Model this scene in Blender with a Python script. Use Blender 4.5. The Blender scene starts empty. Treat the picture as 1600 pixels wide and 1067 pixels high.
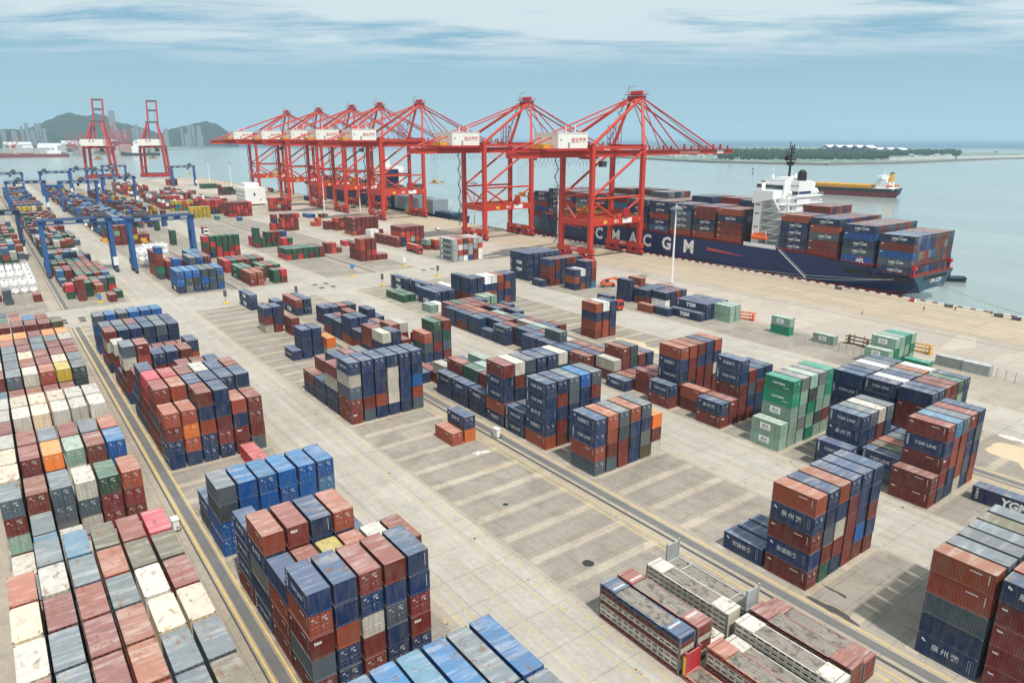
import bpy, math, random, bisect
import numpy as np
from mathutils import Vector, Matrix
from mathutils.bvhtree import BVHTree
R = math.radians
random.seed(7)
C = bpy.context.scene.collection
scene = bpy.context.scene

# ------------------------------------------------------------------ camera
YAW, PITCH, ROLL, FPX, CH = 0.643931735, 0.283587885, 0.000531, 1092.098, 55.4962
_fw = np.array([-math.cos(YAW)*math.cos(PITCH), math.sin(YAW)*math.cos(PITCH), -math.sin(PITCH)])
_r = np.cross(_fw, [0, 0, 1]); _r /= np.linalg.norm(_r)
_u = np.cross(_r, _fw)
_r, _u = _r*math.cos(ROLL)+_u*math.sin(ROLL), -_r*math.sin(ROLL)+_u*math.cos(ROLL)
cam = bpy.data.cameras.new('camera')
cam.sensor_width = 36.0
cam.lens = FPX*36/1600
cam.clip_start, cam.clip_end = 1.0, 120000
camo = bpy.data.objects.new('camera', cam); C.objects.link(camo)
camo.matrix_world = Matrix(((_r[0], _u[0], -_fw[0], 0), (_r[1], _u[1], -_fw[1], 0), (_r[2], _u[2], -_fw[2], CH), (0, 0, 0, 1)))
scene.camera = camo

def ray(px, py):
    return _fw + (px-800)/FPX*_r - (py-533.5)/FPX*_u
def at(px, py, z=0.0):                      # where the sight line of a photo pixel meets height z
    d = ray(px, py); t = (z-CH)/d[2]
    return Vector((d[0]*t, d[1]*t, z))
def far(px, dist, py=215.3):                # a point dist metres away in the direction of a photo column; z for the row
    d = ray(px, py); h = math.hypot(d[0], d[1])
    return Vector((d[0]/h*dist, d[1]/h*dist, CH + d[2]/h*dist))

# ------------------------------------------------------------------ light and sky
SUN = Vector((7.5, -1.0, 12.5)).normalized()
scene.view_settings.view_transform = 'Standard'
scene.view_settings.look = 'None'
scene.view_settings.exposure = 0.47
scene.view_settings.gamma = 1
w = bpy.data.worlds.new('World'); scene.world = w; w.use_nodes = True
nt = w.node_tree; N, L = nt.nodes, nt.links
bg = N['Background']
sky = N.new('ShaderNodeTexSky'); sky.sky_type = 'NISHITA'; sky.sun_disc = False
sky.sun_elevation = math.asin(SUN.z); sky.sun_rotation = math.atan2(SUN.x, SUN.y)
sky.air_density = 1.6; sky.dust_density = 1.4; sky.ozone_density = 1.5
tc = N.new('ShaderNodeTexCoord'); sep = N.new('ShaderNodeSeparateXYZ'); L.new(tc.outputs['Generated'], sep.inputs[0])
def wmath(op, a, b=None, clamp=False):
    m = N.new('ShaderNodeMath'); m.operation = op; m.use_clamp = clamp
    for i, v in enumerate((a, b)):
        if v is None: continue
        if isinstance(v, (int, float)): m.inputs[i].default_value = v
        else: L.new(v, m.inputs[i])
    return m.outputs[0]
zz = wmath('MAXIMUM', sep.outputs[2], 0.02)
zz2 = wmath('ADD', zz, 0.05)
cx = wmath('DIVIDE', sep.outputs[0], zz2); cy = wmath('DIVIDE', sep.outputs[1], zz2)
# cirrus bands stretched across the view
cxr = wmath('ADD', wmath('MULTIPLY', cx, 0.60), wmath('MULTIPLY', cy, 0.80))
cyr = wmath('SUBTRACT', wmath('MULTIPLY', cy, 0.60), wmath('MULTIPLY', cx, 0.80))
comb = N.new('ShaderNodeCombineXYZ'); L.new(wmath('MULTIPLY', cxr, 0.42), comb.inputs[0]); L.new(wmath('MULTIPLY', cyr, 1.0), comb.inputs[1])
no = N.new('ShaderNodeTexNoise'); no.inputs['Scale'].default_value = 1.5; no.inputs['Detail'].default_value = 11; no.inputs['Roughness'].default_value = 0.66; no.inputs['Distortion'].default_value = 0.35
L.new(comb.outputs[0], no.inputs['Vector'])
no2 = N.new('ShaderNodeTexNoise'); no2.inputs['Scale'].default_value = 0.22; no2.inputs['Detail'].default_value = 3
L.new(comb.outputs[0], no2.inputs['Vector'])
cl = wmath('ADD', wmath('MULTIPLY', no.outputs[0], 0.80), wmath('MULTIPLY', no2.outputs[0], 0.28))
high = wmath('MULTIPLY', wmath('SUBTRACT', sep.outputs[2], 0.09), 12.0, True)   # clouds thin out towards the horizon
cl = wmath('ADD', cl, wmath('MULTIPLY', high, 0.14))
cr = N.new('ShaderNodeValToRGB'); cr.color_ramp.elements[0].position = 0.485; cr.color_ramp.elements[1].position = 0.64
cr.color_ramp.elements[0].color = (0, 0, 0, 1); cr.color_ramp.elements[1].color = (1, 1, 1, 1)
L.new(cl, cr.inputs[0])
mask = wmath('MULTIPLY', wmath('MULTIPLY', cr.outputs[0], wmath('MULTIPLY', wmath('SUBTRACT', sep.outputs[2], 0.078), 22.0, True)), 0.88)
grd = N.new('ShaderNodeValToRGB'); L.new(wmath('MAXIMUM', sep.outputs[2], 0), grd.inputs[0])
for k_, (p_, c_) in enumerate(((0.0, (.300, .455, .535)), (.045, (.275, .465, .575)), (.085, (.225, .425, .570)), (.13, (.175, .375, .535)), (.35, (.14, .33, .52)), (1.0, (.21, .37, .54)))):
    e_ = grd.color_ramp.elements[0] if k_ == 0 else grd.color_ramp.elements[1] if k_ == 1 else grd.color_ramp.elements.new(p_)
    e_.position = p_; e_.color = (*c_, 1)
skc = N.new('ShaderNodeMix'); skc.data_type = 'RGBA'; skc.inputs[0].default_value = .88
gs = N.new('ShaderNodeVectorMath'); gs.operation = 'SCALE'; gs.inputs['Scale'].default_value = 9.6; L.new(grd.outputs[0], gs.inputs[0])
L.new(sky.outputs[0], skc.inputs[6]); L.new(gs.outputs[0], skc.inputs[7])
mx = N.new('ShaderNodeMix'); mx.data_type = 'RGBA'
L.new(mask, mx.inputs[0]); L.new(skc.outputs[2], mx.inputs[6]); mx.inputs[7].default_value = (6.4, 7.1, 7.3, 1)
L.new(mx.outputs[2], bg.inputs[0]); bg.inputs[1].default_value = 0.085
sl = bpy.data.lights.new('sun', 'SUN'); sl.energy = 3.1; sl.angle = R(2.5); sl.color = (1.0, 0.95, 0.87)
so = bpy.data.objects.new('sun', sl); C.objects.link(so)
so.rotation_euler = SUN.to_track_quat('Z', 'Y').to_euler(); so.location = (0, 0, 300)

# ------------------------------------------------------------------ materials
MATS = {}
def newmat(name):
    m = bpy.data.materials.new(name); m.use_nodes = True; MATS[name] = m
    return m, m.node_tree.nodes, m.node_tree.links, m.node_tree.nodes['Principled BSDF']
class NB:                                    # small node helper
    def __init__(s, name):
        s.m, s.N, s.L, s.p = newmat(name)
    def n(s, t, **k):
        o = s.N.new(t)
        for a, b in k.items(): setattr(o, a, b)
        return o
    def val(s, inp, v):
        if isinstance(v, (int, float)): inp.default_value = v
        elif isinstance(v, tuple): inp.default_value = v if len(v) == 4 else (*v, 1) if inp.type == 'RGBA' else v
        else: s.L.new(v, inp)
    def math(s, op, a, b=None, clamp=False):
        m = s.n('ShaderNodeMath', operation=op, use_clamp=clamp); s.val(m.inputs[0], a)
        if b is not None: s.val(m.inputs[1], b)
        return m.outputs[0]
    def mix(s, f, a, b, bt='MIX'):
        m = s.n('ShaderNodeMix', data_type='RGBA', blend_type=bt); s.val(m.inputs[0], f); s.val(m.inputs[6], a); s.val(m.inputs[7], b)
        return m.outputs[2]
    def pos(s, sc=(1, 1, 1), rot=0):
        g = s.n('ShaderNodeNewGeometry'); mp = s.n('ShaderNodeMapping'); mp.inputs['Scale'].default_value = sc; mp.inputs['Rotation'].default_value = (0, 0, rot)
        s.L.new(g.outputs['Position'], mp.inputs[0]); return mp.outputs[0]
    def noise(s, vec, scale, detail=4, rough=.55, dist=0):
        o = s.n('ShaderNodeTexNoise'); o.inputs['Scale'].default_value = scale; o.inputs['Detail'].default_value = detail
        o.inputs['Roughness'].default_value = rough; o.inputs['Distortion'].default_value = dist; s.L.new(vec, o.inputs['Vector']); return o.outputs[0]
    def ramp(s, f, a, b, c0=(0, 0, 0, 1), c1=(1, 1, 1, 1)):
        r = s.n('ShaderNodeValToRGB'); e = r.color_ramp.elements; e[0].position, e[1].position = a, b; e[0].color, e[1].color = c0, c1
        s.val(r.inputs[0], f); return r.outputs[0]
    def nz(s):
        g = s.n('ShaderNodeNewGeometry'); x = s.n('ShaderNodeSeparateXYZ'); s.L.new(g.outputs['Normal'], x.inputs[0]); return x.outputs
    def bump(s, h, strength, dist):
        b = s.n('ShaderNodeBump'); b.inputs['Strength'].default_value = strength; b.inputs['Distance'].default_value = dist
        s.L.new(h, b.inputs['Height']); s.L.new(b.outputs[0], s.p.inputs['Normal'])
    def out(s, col, rough=.6, metal=0, spec=.5):
        s.val(s.p.inputs['Base Color'], col); s.val(s.p.inputs['Roughness'], rough); s.p.inputs['Metallic'].default_value = metal
        s.p.inputs['Specular IOR Level'].default_value = spec
        return s.m

def paint_mat(name, source, ribs):
    b = NB(name)
    if source == 'object':
        col = b.n('ShaderNodeObjectInfo').outputs['Color']
    else:
        a = b.n('ShaderNodeAttribute', attribute_name='paint'); col = a.outputs['Color']
    n = b.nz()
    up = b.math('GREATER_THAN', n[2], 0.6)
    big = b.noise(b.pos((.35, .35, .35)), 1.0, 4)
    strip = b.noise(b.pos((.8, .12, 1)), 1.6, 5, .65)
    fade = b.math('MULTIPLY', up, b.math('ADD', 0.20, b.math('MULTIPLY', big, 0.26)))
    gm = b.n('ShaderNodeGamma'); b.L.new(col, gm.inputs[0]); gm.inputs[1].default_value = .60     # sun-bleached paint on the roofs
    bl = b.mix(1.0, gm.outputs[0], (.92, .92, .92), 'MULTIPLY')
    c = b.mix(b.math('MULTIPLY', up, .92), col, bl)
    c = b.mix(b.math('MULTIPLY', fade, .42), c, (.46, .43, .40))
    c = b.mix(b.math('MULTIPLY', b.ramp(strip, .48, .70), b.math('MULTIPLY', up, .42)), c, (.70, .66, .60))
    # rust: blotches on the roofs, runs on the walls
    rr = b.noise(b.pos((.55, .9, .55)), 1.3, 7, .68, .6)
    rw = b.noise(b.pos((3.2, 3.2, .35)), 1.2, 5, .6)
    rust_up = b.math('MULTIPLY', b.ramp(rr, .555, .66), b.math('MULTIPLY', up, .80))
    rust_wl = b.math('MULTIPLY', b.ramp(rw, .52, .74), b.math('MULTIPLY', b.math('SUBTRACT', 1, up), .55))
    c = b.mix(rust_up, c, (.22, .10, .045))
    c = b.mix(rust_wl, c, (.16, .095, .06))
    dirt = b.noise(b.pos((1.4, 1.4, .5)), .9, 3)
    c = b.mix(b.math('MULTIPLY', b.ramp(dirt, .40, .75), .34), c, (.17, .155, .14))
    if ribs:
        g = b.n('ShaderNodeNewGeometry'); sp = b.n('ShaderNodeSeparateXYZ'); b.L.new(g.outputs['Position'], sp.inputs[0])
        ax = b.math('ABSOLUTE', n[0])
        co = b.math('ADD', b.math('MULTIPLY', sp.outputs[0], b.math('SUBTRACT', 1, ax)), b.math('MULTIPLY', sp.outputs[1], ax))
        wv = b.math('SINE', b.math('MULTIPLY', co, 6.2832/.278))
        b.bump(wv, .9, .03)
    return b.out(c, .55, 0, .35)
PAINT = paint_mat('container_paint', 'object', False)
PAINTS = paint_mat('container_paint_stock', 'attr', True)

def simple(name, col, rough=.6, metal=0, var=.25, scale=.6, rust=0.0, spec=.5):
    b = NB(name); v = b.noise(b.pos(), scale, 5)
    c = b.mix(b.math('MULTIPLY', v, var), col, tuple(x*.45 for x in col[:3]))
    if rust:
        rn = b.noise(b.pos((1, 1, .4)), 1.1, 6, .65)
        c = b.mix(b.math('MULTIPLY', b.ramp(rn, .58, .72), rust), c, (.20, .09, .04))
    return b.out(c, rough, metal, spec)
simple('crane_red', (.56, .046, .024), .5, var=.3, scale=.25, rust=.18)
simple('crane_dark_red', (.42, .022, .022), .5, var=.3, scale=.2, rust=.1)
simple('crane_white', (.78, .77, .72), .6, var=.12, scale=.3)
simple('rtg_blue', (.028, .105, .30), .5, var=.35, scale=.4, rust=.15)
simple('rtg_dark', (.02, .045, .12), .5, var=.35, scale=.4)
simple('machine_grey', (.10, .10, .11), .6, var=.4)
simple('rail_steel', (.09, .085, .08), .5, var=.4)
simple('tyre', (.02, .02, .022), .9, var=.2)
simple('white_paint', (.80, .80, .78), .5, var=.10, rust=.06)
simple('tank_white', (.86, .86, .85), .35, var=.08)
simple('yellow_paint', (.70, .36, .03), .5, var=.3, rust=.2)
simple('orange_paint', (.75, .13, .03), .5, var=.2)
simple('red_paint', (.55, .03, .025), .35, var=.2)
simple('glass', (.03, .05, .06), .08, var=.1)
simple('black', (.012, .012, .014), .7, var=.2)
simple('hull_navy', (.006, .024, .105), .4, var=.30, scale=.08, rust=.10)
simple('hull_teal', (.015, .06, .10), .4, var=.25, scale=.1)
simple('hull_black', (.010, .016, .026), .5, var=.25, scale=.1, rust=.10)
simple('hull_red', (.22, .018, .022), .6, var=.35, scale=.08, rust=.12)
simple('deck_red', (.28, .05, .03), .7, var=.4, scale=.3)
simple('hatch_yellow', (.72, .38, .04), .6, var=.25, scale=.3, rust=.1)
simple('ship_white', (.80, .81, .80), .45, var=.16, scale=.3, rust=.05)
simple('letter_white', (.82, .82, .80), .5, var=.12, scale=2)
simple('letter_dark', (.03, .035, .045), .5, var=.1)
simple('letter_red', (.55, .06, .08), .5, var=.1)
simple('letter_blue', (.05, .22, .5), .5, var=.1)
simple('lettering_faded', (.55, .56, .56), .7, var=.6, scale=9)
b = NB('wood_deck'); n1 = b.noise(b.pos((.35, 5.5, 1)), 1, 5, .7); n2 = b.noise(b.pos(), .9, 6, .75)
b.out(b.mix(b.ramp(n2, .5, .62), b.mix(b.ramp(n1, .35, .65), (.34, .30, .26), (.17, .15, .13)), (.10, .085, .07)), .9)
simple('beacon_grey', (.30, .31, .32), .6, var=.2)
simple('barge_grey', (.24, .30, .33), .6, var=.3, scale=.2)
simple('skin', (.35, .2, .13), .7, var=.1)
simple('vest_orange', (.8, .16, .03), .7, var=.1)
simple('cloth_dark', (.02, .03, .06), .8, var=.1)
simple('tower_concrete', (.25, .28, .31), .8, var=.15, scale=.02)
simple('tower_glass', (.10, .14, .18), .3, var=.1, scale=.02)
simple('pink_wall', (.50, .27, .22), .8, var=.2, scale=.05)
simple('shed_roof', (.55, .58, .62), .6, var=.2, scale=.03)
simple('crane_rusty', (.16, .10, .07), .8, var=.5, scale=.1)
simple('rope', (.45, .45, .42), .9, var=.2)
simple('stripe_yellow', (.75, .48, .05), .6, var=.2)

# ground: worn concrete
def ground_mat(name, base, tint, joint=(5.0, 5.0), patch=.5, dirt=.5, streak=0.0, rustiness=.2, pave=0):
    b = NB(name); dk = lambda k: tuple(x*k for x in base)
    n1 = b.noise(b.pos((1, 1, 1)), .035, 6, .6, .8)
    n2 = b.noise(b.pos((1, 1, 1)), .22, 8, .70, .4)
    n3 = b.noise(b.pos((1, 1, 1)), 1.6, 7, .75)
    st = b.noise(b.pos((.018, .62, 1)), 1, 7, .70, .25)
    cross = b.noise(b.pos((.5, .05, 1)), 1, 6, .7, .5)
    c = b.mix(b.ramp(n1, .35, .65), base, tint)
    if streak: c = b.mix(b.math('MULTIPLY', b.ramp(st, .40, .66), streak), c, dk(.48))
    c = b.mix(b.math('MULTIPLY', b.ramp(cross, .52, .72), dirt*.35), c, dk(.5))
    c = b.mix(b.math('MULTIPLY', b.ramp(n2, .46, .72), dirt), c, dk(.42))
    c = b.mix(b.math('MULTIPLY', b.ramp(n3, .30, .72), .42), c, tuple(min(1, x*1.55) for x in base))
    big = b.noise(b.pos((1, .6, 1)), .07, 8, .72, 1.5)
    c = b.mix(b.math('MULTIPLY', b.ramp(big, .50, .62), dirt*.55), c, dk(.62))
    sp_ = b.noise(b.pos((1, 1, 1)), .75, 8, .8, .3)
    c = b.mix(b.math('MULTIPLY', b.ramp(sp_, .60, .70), .45), c, dk(.35))
    rn = b.noise(b.pos((1, 1, 1)), .16, 9, .74, 1.2)
    c = b.mix(b.math('MULTIPLY', b.ramp(rn, .56, .68), rustiness), c, (.42, .27, .13))
    pn = b.n('ShaderNodeTexVoronoi'); pn.inputs['Scale'].default_value = .09; b.L.new(b.pos((1, .6, 1)), pn.inputs['Vector'])
    sc = b.n('ShaderNodeSeparateColor'); b.L.new(pn.outputs['Color'], sc.inputs[0])
    c = b.mix(b.math('MULTIPLY', sc.outputs[0], patch*.45), c, tuple(x*.58 for x in tint))
    g = b.n('ShaderNodeNewGeometry'); sp = b.n('ShaderNodeSeparateXYZ'); b.L.new(g.outputs['Position'], sp.inputs[0])
    if joint:
        for i in (0, 1):
            f = b.math('FRACT', b.math('DIVIDE', b.math('ADD', sp.outputs[i], 5000), joint[i]))
            j = b.math('LESS_THAN', f, .10/joint[i]*1.3)
            c = b.mix(b.math('MULTIPLY', j, b.math('MULTIPLY', n2, .75)), c, (.11, .10, .09))
    if pave:                                  # small rectangular pavers
        br = b.n('ShaderNodeTexBrick'); br.inputs['Scale'].default_value = 1.0; br.inputs['Mortar Size'].default_value = .02
        br.inputs['Brick Width'].default_value = .8; br.inputs['Row Height'].default_value = .4; b.L.new(b.pos((1, 1, 1)), br.inputs['Vector'])
        c = b.mix(b.math('MULTIPLY', br.outputs['Fac'], .35), c, dk(.5))
    b.bump(n3, .3, .02)
    return b.out(c, .9, 0, .25)
ground_mat('yard_concrete', (.40, .345, .275), (.35, .31, .26), (6.5, 5.0), .6, .45, .15)
ground_mat('slot_paving', (.312, .280, .238), (.345, .308, .258), (3.25, 2.8), .9, .75, .0, .22, 1)
ground_mat('beam_concrete', (.46, .40, .32), (.40, .34, .265), None, .9, .85, 0, .85)
ground_mat('lane_concrete', (.44, .408, .36), (.46, .42, .36), (6, 8.4), .6, .45, .55, .12)
ground_mat('apron_concrete', (.47, .39, .29), (.42, .345, .26), (12, 30), .3, .35, .9, .2)
ground_mat('slab_concrete', (.48, .42, .36), (.44, .38, .33), (10, 9), .8, .35, .35, .15)
ground_mat('asphalt_strip', (.15, .15, .15), (.20, .19, .18), None, .3, .4, .4, .05)
ground_mat('cross_road', (.44, .405, .35), (.40, .365, .315), (9, 9), .5, .45, .35, .12)
ground_mat('sand', (.56, .44, .30), (.50, .40, .28), None, .1, .15, 0, 0)
b = NB('yellow_line'); nn = b.noise(b.pos(), 2.2, 6, .7)
b.out(b.mix(b.ramp(nn, .42, .62), (.78, .50, .07), (.50, .40, .24)), .8)
b = NB('worn_yellow'); nn = b.noise(b.pos(), 1.4, 7, .75)
b.out(b.mix(b.ramp(nn, .45, .58), (.55, .40, .14), (.38, .34, .27)), .85)
b = NB('manhole_dark'); b.out((.03, .03, .03, 1), .8)
b = NB('oil_stain'); b.out((.07, .062, .055, 1), .75)
b = NB('white_spill'); b.out((.62, .60, .56, 1), .9)
# water
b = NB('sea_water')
wv = b.noise(b.pos((.10, .16, .1), .5), 1.0, 8, .62)
wl = b.noise(b.pos((.004, .016, .1), .9), 1.0, 5, .6, .5)
fine = b.noise(b.pos((.7, 1.1, 1), .4), 1.0, 5, .6)
col = b.mix(b.ramp(wl, .35, .65), (.25, .305, .29), (.31, .365, .345))
g_ = b.n('ShaderNodeNewGeometry'); ln_ = b.n('ShaderNodeVectorMath', operation='LENGTH'); b.L.new(g_.outputs['Position'], ln_.inputs[0])
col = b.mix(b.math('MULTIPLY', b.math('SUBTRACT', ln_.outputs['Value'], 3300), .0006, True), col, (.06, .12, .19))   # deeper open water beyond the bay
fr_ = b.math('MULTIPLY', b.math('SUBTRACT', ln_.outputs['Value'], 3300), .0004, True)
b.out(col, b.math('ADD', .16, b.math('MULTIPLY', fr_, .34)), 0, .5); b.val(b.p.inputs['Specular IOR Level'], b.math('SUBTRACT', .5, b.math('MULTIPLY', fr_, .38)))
hsum = b.math('ADD', b.math('MULTIPLY', wv, 1.0), b.math('MULTIPLY', fine, .25))
b.bump(hsum, .30, .8)
# leaves and hills
b = NB('forest'); n1 = b.noise(b.pos(), .012, 8, .65); n2 = b.noise(b.pos(), .08, 6, .7)
b.out(b.mix(b.ramp(n2, .4, .65), b.mix(n1, (.018, .034, .026), (.040, .055, .036)), (.008, .018, .014)), .95, 0, .1)
b = NB('foliage'); n1 = b.noise(b.pos(), .35, 5, .7)
b.out(b.mix(b.ramp(n1, .4, .62), (.016, .036, .024), (.040, .070, .042)), .95, 0, .1)
b = NB('island_ground'); n1 = b.noise(b.pos(), .02, 6, .7, 1)
b.out(b.mix(b.ramp(n1, .42, .58), (.27, .33, .30), (.10, .14, .11)), .95, 0, .1)
simple('rock_wall', (.20, .19, .18), .9, var=.6, scale=.2)
simple('pale_wall', (.55, .55, .53), .8, var=.2, scale=.05)
simple('quay_wall', (.20, .18, .16), .9, var=.5, scale=.3)
simple('weathered_pale', (.50, .50, .47), .8, var=.5, scale=1.2, rust=.2)

# ------------------------------------------------------------------ mesh helper
class MB:
    def __init__(s): s.v = []; s.f = []; s.m = []; s.mi = 0
    def add(s, vs, fs):
        o = len(s.v); s.v += [tuple(p) for p in vs]; s.f += [tuple(i+o for i in f) for f in fs]; s.m += [s.mi]*len(fs); return s
    def box(s, x0, x1, y0, y1, z0, z1):
        return s.add([(x0, y0, z0), (x1, y0, z0), (x1, y1, z0), (x0, y1, z0), (x0, y0, z1), (x1, y0, z1), (x1, y1, z1), (x0, y1, z1)],
                     [(0, 3, 2, 1), (4, 5, 6, 7), (0, 1, 5, 4), (1, 2, 6, 5), (2, 3, 7, 6), (3, 0, 4, 7)])
    def cbox(s, cx, cy, cz, sx, sy, sz): return s.box(cx-sx/2, cx+sx/2, cy-sy/2, cy+sy/2, cz-sz/2, cz+sz/2)
    def bar(s, p, q, w, h=None, w2=None, h2=None):
        h = h or w; w2 = w2 or w; h2 = h2 or h
        p, q = Vector(p), Vector(q); d = (q-p).normalized()
        up = Vector((0, 0, 1)) if abs(d.z) < .95 else Vector((0, 1, 0))
        a = d.cross(up).normalized(); b = a.cross(d)
        vs = [p+a*w*i/2+b*h*j/2 for i, j in ((-1, -1), (1, -1), (1, 1), (-1, 1))]+[q+a*w2*i/2+b*h2*j/2 for i, j in ((-1, -1), (1, -1), (1, 1), (-1, 1))]
        return s.add(vs, [(3, 2, 1, 0), (4, 5, 6, 7), (0, 1, 5, 4), (1, 2, 6, 5), (2, 3, 7, 6), (3, 0, 4, 7)])
    def tube(s, p, q, r, n=8, r2=None):
        r2 = r if r2 is None else r2
        p, q = Vector(p), Vector(q); d = (q-p).normalized()
        up = Vector((0, 0, 1)) if abs(d.z) < .95 else Vector((0, 1, 0))
        a = d.cross(up).normalized(); b = a.cross(d); vs = []
        for c, rr in ((p, r), (q, r2)):
            for i in range(n):
                t = 2*math.pi*i/n; vs.append(c+a*rr*math.cos(t)+b*rr*math.sin(t))
        return s.add(vs, [(i, (i+1) % n, n+(i+1) % n, n+i) for i in range(n)]+[tuple(range(n-1, -1, -1)), tuple(range(n, 2*n))])
    def prism(s, pts, axis, a, b):            # polygon in the two other axes, extruded along axis from a to b
        def P(p, t): return (t, p[0], p[1]) if axis == 0 else (p[0], t, p[1]) if axis == 1 else (p[0], p[1], t)
        n = len(pts)
        return s.add([P(p, a) for p in pts]+[P(p, b) for p in pts], [(i, (i+1) % n, n+(i+1) % n, n+i) for i in range(n)]+[tuple(range(n-1, -1, -1)), tuple(range(n, 2*n))])
    def mesh(s, name, mats=None):
        me = bpy.data.meshes.new(name); me.from_pydata(s.v, [], s.f)
        for m in (mats if isinstance(mats, (list, tuple)) else [mats] if mats else []): me.materials.append(MATS[m] if isinstance(m, str) else m)
        if any(s.m): me.polygons.foreach_set('material_index', s.m)
        me.validate(); me.update(); return me
    def obj(s, name, mats, parent=None, loc=None, color=None):
        return link(name, s.mesh(name, mats), parent, loc, color)
def link(name, me, parent=None, loc=None, color=None, rotz=0):
    o = bpy.data.objects.new(name, me); C.objects.link(o)
    if parent: o.parent = parent
    if loc: o.location = loc
    if rotz: o.rotation_euler = (0, 0, rotz)
    if color: o.color = (*color, 1)
    return o
def tag(o, label, cat, group=None):
    o['label'] = label; o['category'] = cat
    if group: o['group'] = group
    return o
def empty(name, loc, label, cat, group=None, rotz=0):
    o = bpy.data.objects.new(name, None); C.objects.link(o); o.location = loc; o.rotation_euler = (0, 0, rotz); o.empty_display_size = .5
    return tag(o, label, cat, group)
def struct(o): o['kind'] = 'structure'; return o
def kids(o): return [c for c in C.objects if c.parent == o]
CH_OF = {}
def copy_tree(o, parent=None):
    c = o.copy(); C.objects.link(c); c.parent = parent
    for k in CH_OF.get(o.name, ()): copy_tree(k, c)
    return c
def index_tree():
    CH_OF.clear()
    for o in C.objects:
        if o.parent: CH_OF.setdefault(o.parent.name, []).append(o)

_txt = {}
def text_mesh(s, size, mat, bold=0.0, shear=0, spacing=1.0, centre=True):
    key = (s, size, mat, bold, shear, spacing, centre)
    if key in _txt: return _txt[key]
    cu = bpy.data.curves.new('lettering', 'FONT'); cu.body = s; cu.size = size; cu.offset = bold*size; cu.shear = shear; cu.space_character = spacing
    cu.align_x = 'CENTER' if centre else 'LEFT'; cu.align_y = 'CENTER'; cu.resolution_u = 2; cu.extrude = .004
    o = bpy.data.objects.new('lettering', cu); C.objects.link(o)
    dg = bpy.context.evaluated_depsgraph_get(); dg.update()
    me = bpy.data.meshes.new_from_object(o.evaluated_get(dg)); bpy.data.objects.remove(o)
    me.transform(Matrix.Rotation(math.pi/2, 4, 'X'))      # now reads along +X, faces -Y
    me.materials.clear(); me.materials.append(MATS[mat]); _txt[key] = me
    return me

# ------------------------------------------------------------------ ground, roads, sea
def sheet(name, mat, x0, x1, y0, y1, z):
    mb = MB(); mb.add([(x0, y0, z), (x1, y0, z), (x1, y1, z), (x0, y1, z)], [(0, 1, 2, 3)])
    return struct(mb.obj(name, mat))
mb = MB(); mb.add([(-60000, -60000, -4), (60000, -60000, -4), (60000, 60000, -4), (-60000, 60000, -4)], [(0, 1, 2, 3)])
struct(mb.obj('sea', 'sea_water'))
XL, XR, QY = -1100, 180, 262.0
mb = MB(); mb.box(XL, XR, -420, QY, -9, 0)
g = mb.mesh('ground', ['yard_concrete', 'quay_wall'])
for p in g.polygons: p.material_index = 0 if p.normal.z > .5 else 1
struct(link('ground', g))
NEAR0, NEAR1, FAR0, FAR1 = -244.0, 170.0, -1085.0, -272.0
def strips(name, mat, ys, z, xs=((NEAR0, NEAR1), (FAR0, FAR1))):
    mb = MB()
    for (y0, y1) in ys:
        for (x0, x1) in xs: mb.add([(x0, y0, z), (x1, y0, z), (x1, y1, z), (x0, y1, z)], [(0, 1, 2, 3)])
    return struct(mb.obj(name, mat))
BLK = {'A': -4.4, 'B': 18.9, 'F': 52.5, 'C': 76.0, 'G': 110.0, 'H': 133.8, 'I': 169.5, 'Z': -28.5}
strips('storage_paving', 'slot_paving', [(BLK[k]-.6, BLK[k]+17.0) for k in 'ZABFCGH'], .004)
strips('storage_paving', 'slot_paving', [(169, 187.5)], .004, ((-300, -70),))
mb = MB()
for k in 'ZABFCGH':
    for i in range(-20, 30):
        x = -58.2-6.5*i
        if x > NEAR0: mb.box(x-.72, x+.72, BLK[k]-.5, BLK[k]+16.9, -.02, .010)
struct(mb.obj('beam', 'beam_concrete'))
strips('truck_lane', 'lane_concrete', [(-45, -31), (37.2, 51.2), (93.6, 109), (151.5, 168)], .004)
strips('asphalt_runway', 'asphalt_strip', [(16.9, 18.1), (72.4, 73.8), (130.4, 131.8)], .008)
strips('rail_trench', 'rail_steel', [(16.0, 16.22), (71.25, 71.75), (129.3, 129.7)], .009)
strips('yellow_line', 'yellow_line', [(16.45, 16.68), (18.35, 18.55), (68.85, 69.02), (70.1, 70.26), (74.35, 74.52), (126.9, 127.05), (128.2, 128.35), (132.5, 132.65)], .011, ((NEAR0, NEAR1),))
strips('worn_line', 'worn_yellow', [(37.6, 37.8), (39.2, 39.38), (43.4, 43.55), (47.7, 47.88), (50.4, 50.6), (95.2, 95.4), (99.3, 99.45), (106.3, 106.5), (107.7, 107.9), (153, 153.2), (160, 160.2)], .010, ((NEAR0, NEAR1), (-640, FAR1)))
sheet('cross_road', 'cross_road', FAR1, NEAR0, -420, 189.5, .006)
sheet('slab_apron', 'slab_concrete', XL+2, XR-2, 189.8, 224.6, .005)
sheet('quay_apron', 'apron_concrete', XL+2, XR-2, 224.8, 261.0, .005)
strips('crane_rail', 'rail_steel', [(219.8, 220.2), (223.35, 223.65), (256.15, 256.45)], .012, ((XL+3, XR-3),))
mb = MB()
for x in np.arange(XL+3, XR, 4.0): mb.box(x, x+2.2, 261.35, 261.95, 0, .38)
struct(mb.obj('quay_kerb', 'white_paint'))
mb = MB()
for x in np.arange(XL+5.2, XR, 4.0): mb.box(x, x+1.8, 261.35, 261.95, 0, .30)
struct(mb.obj('quay_kerb_dark', 'deck_red'))
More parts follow.
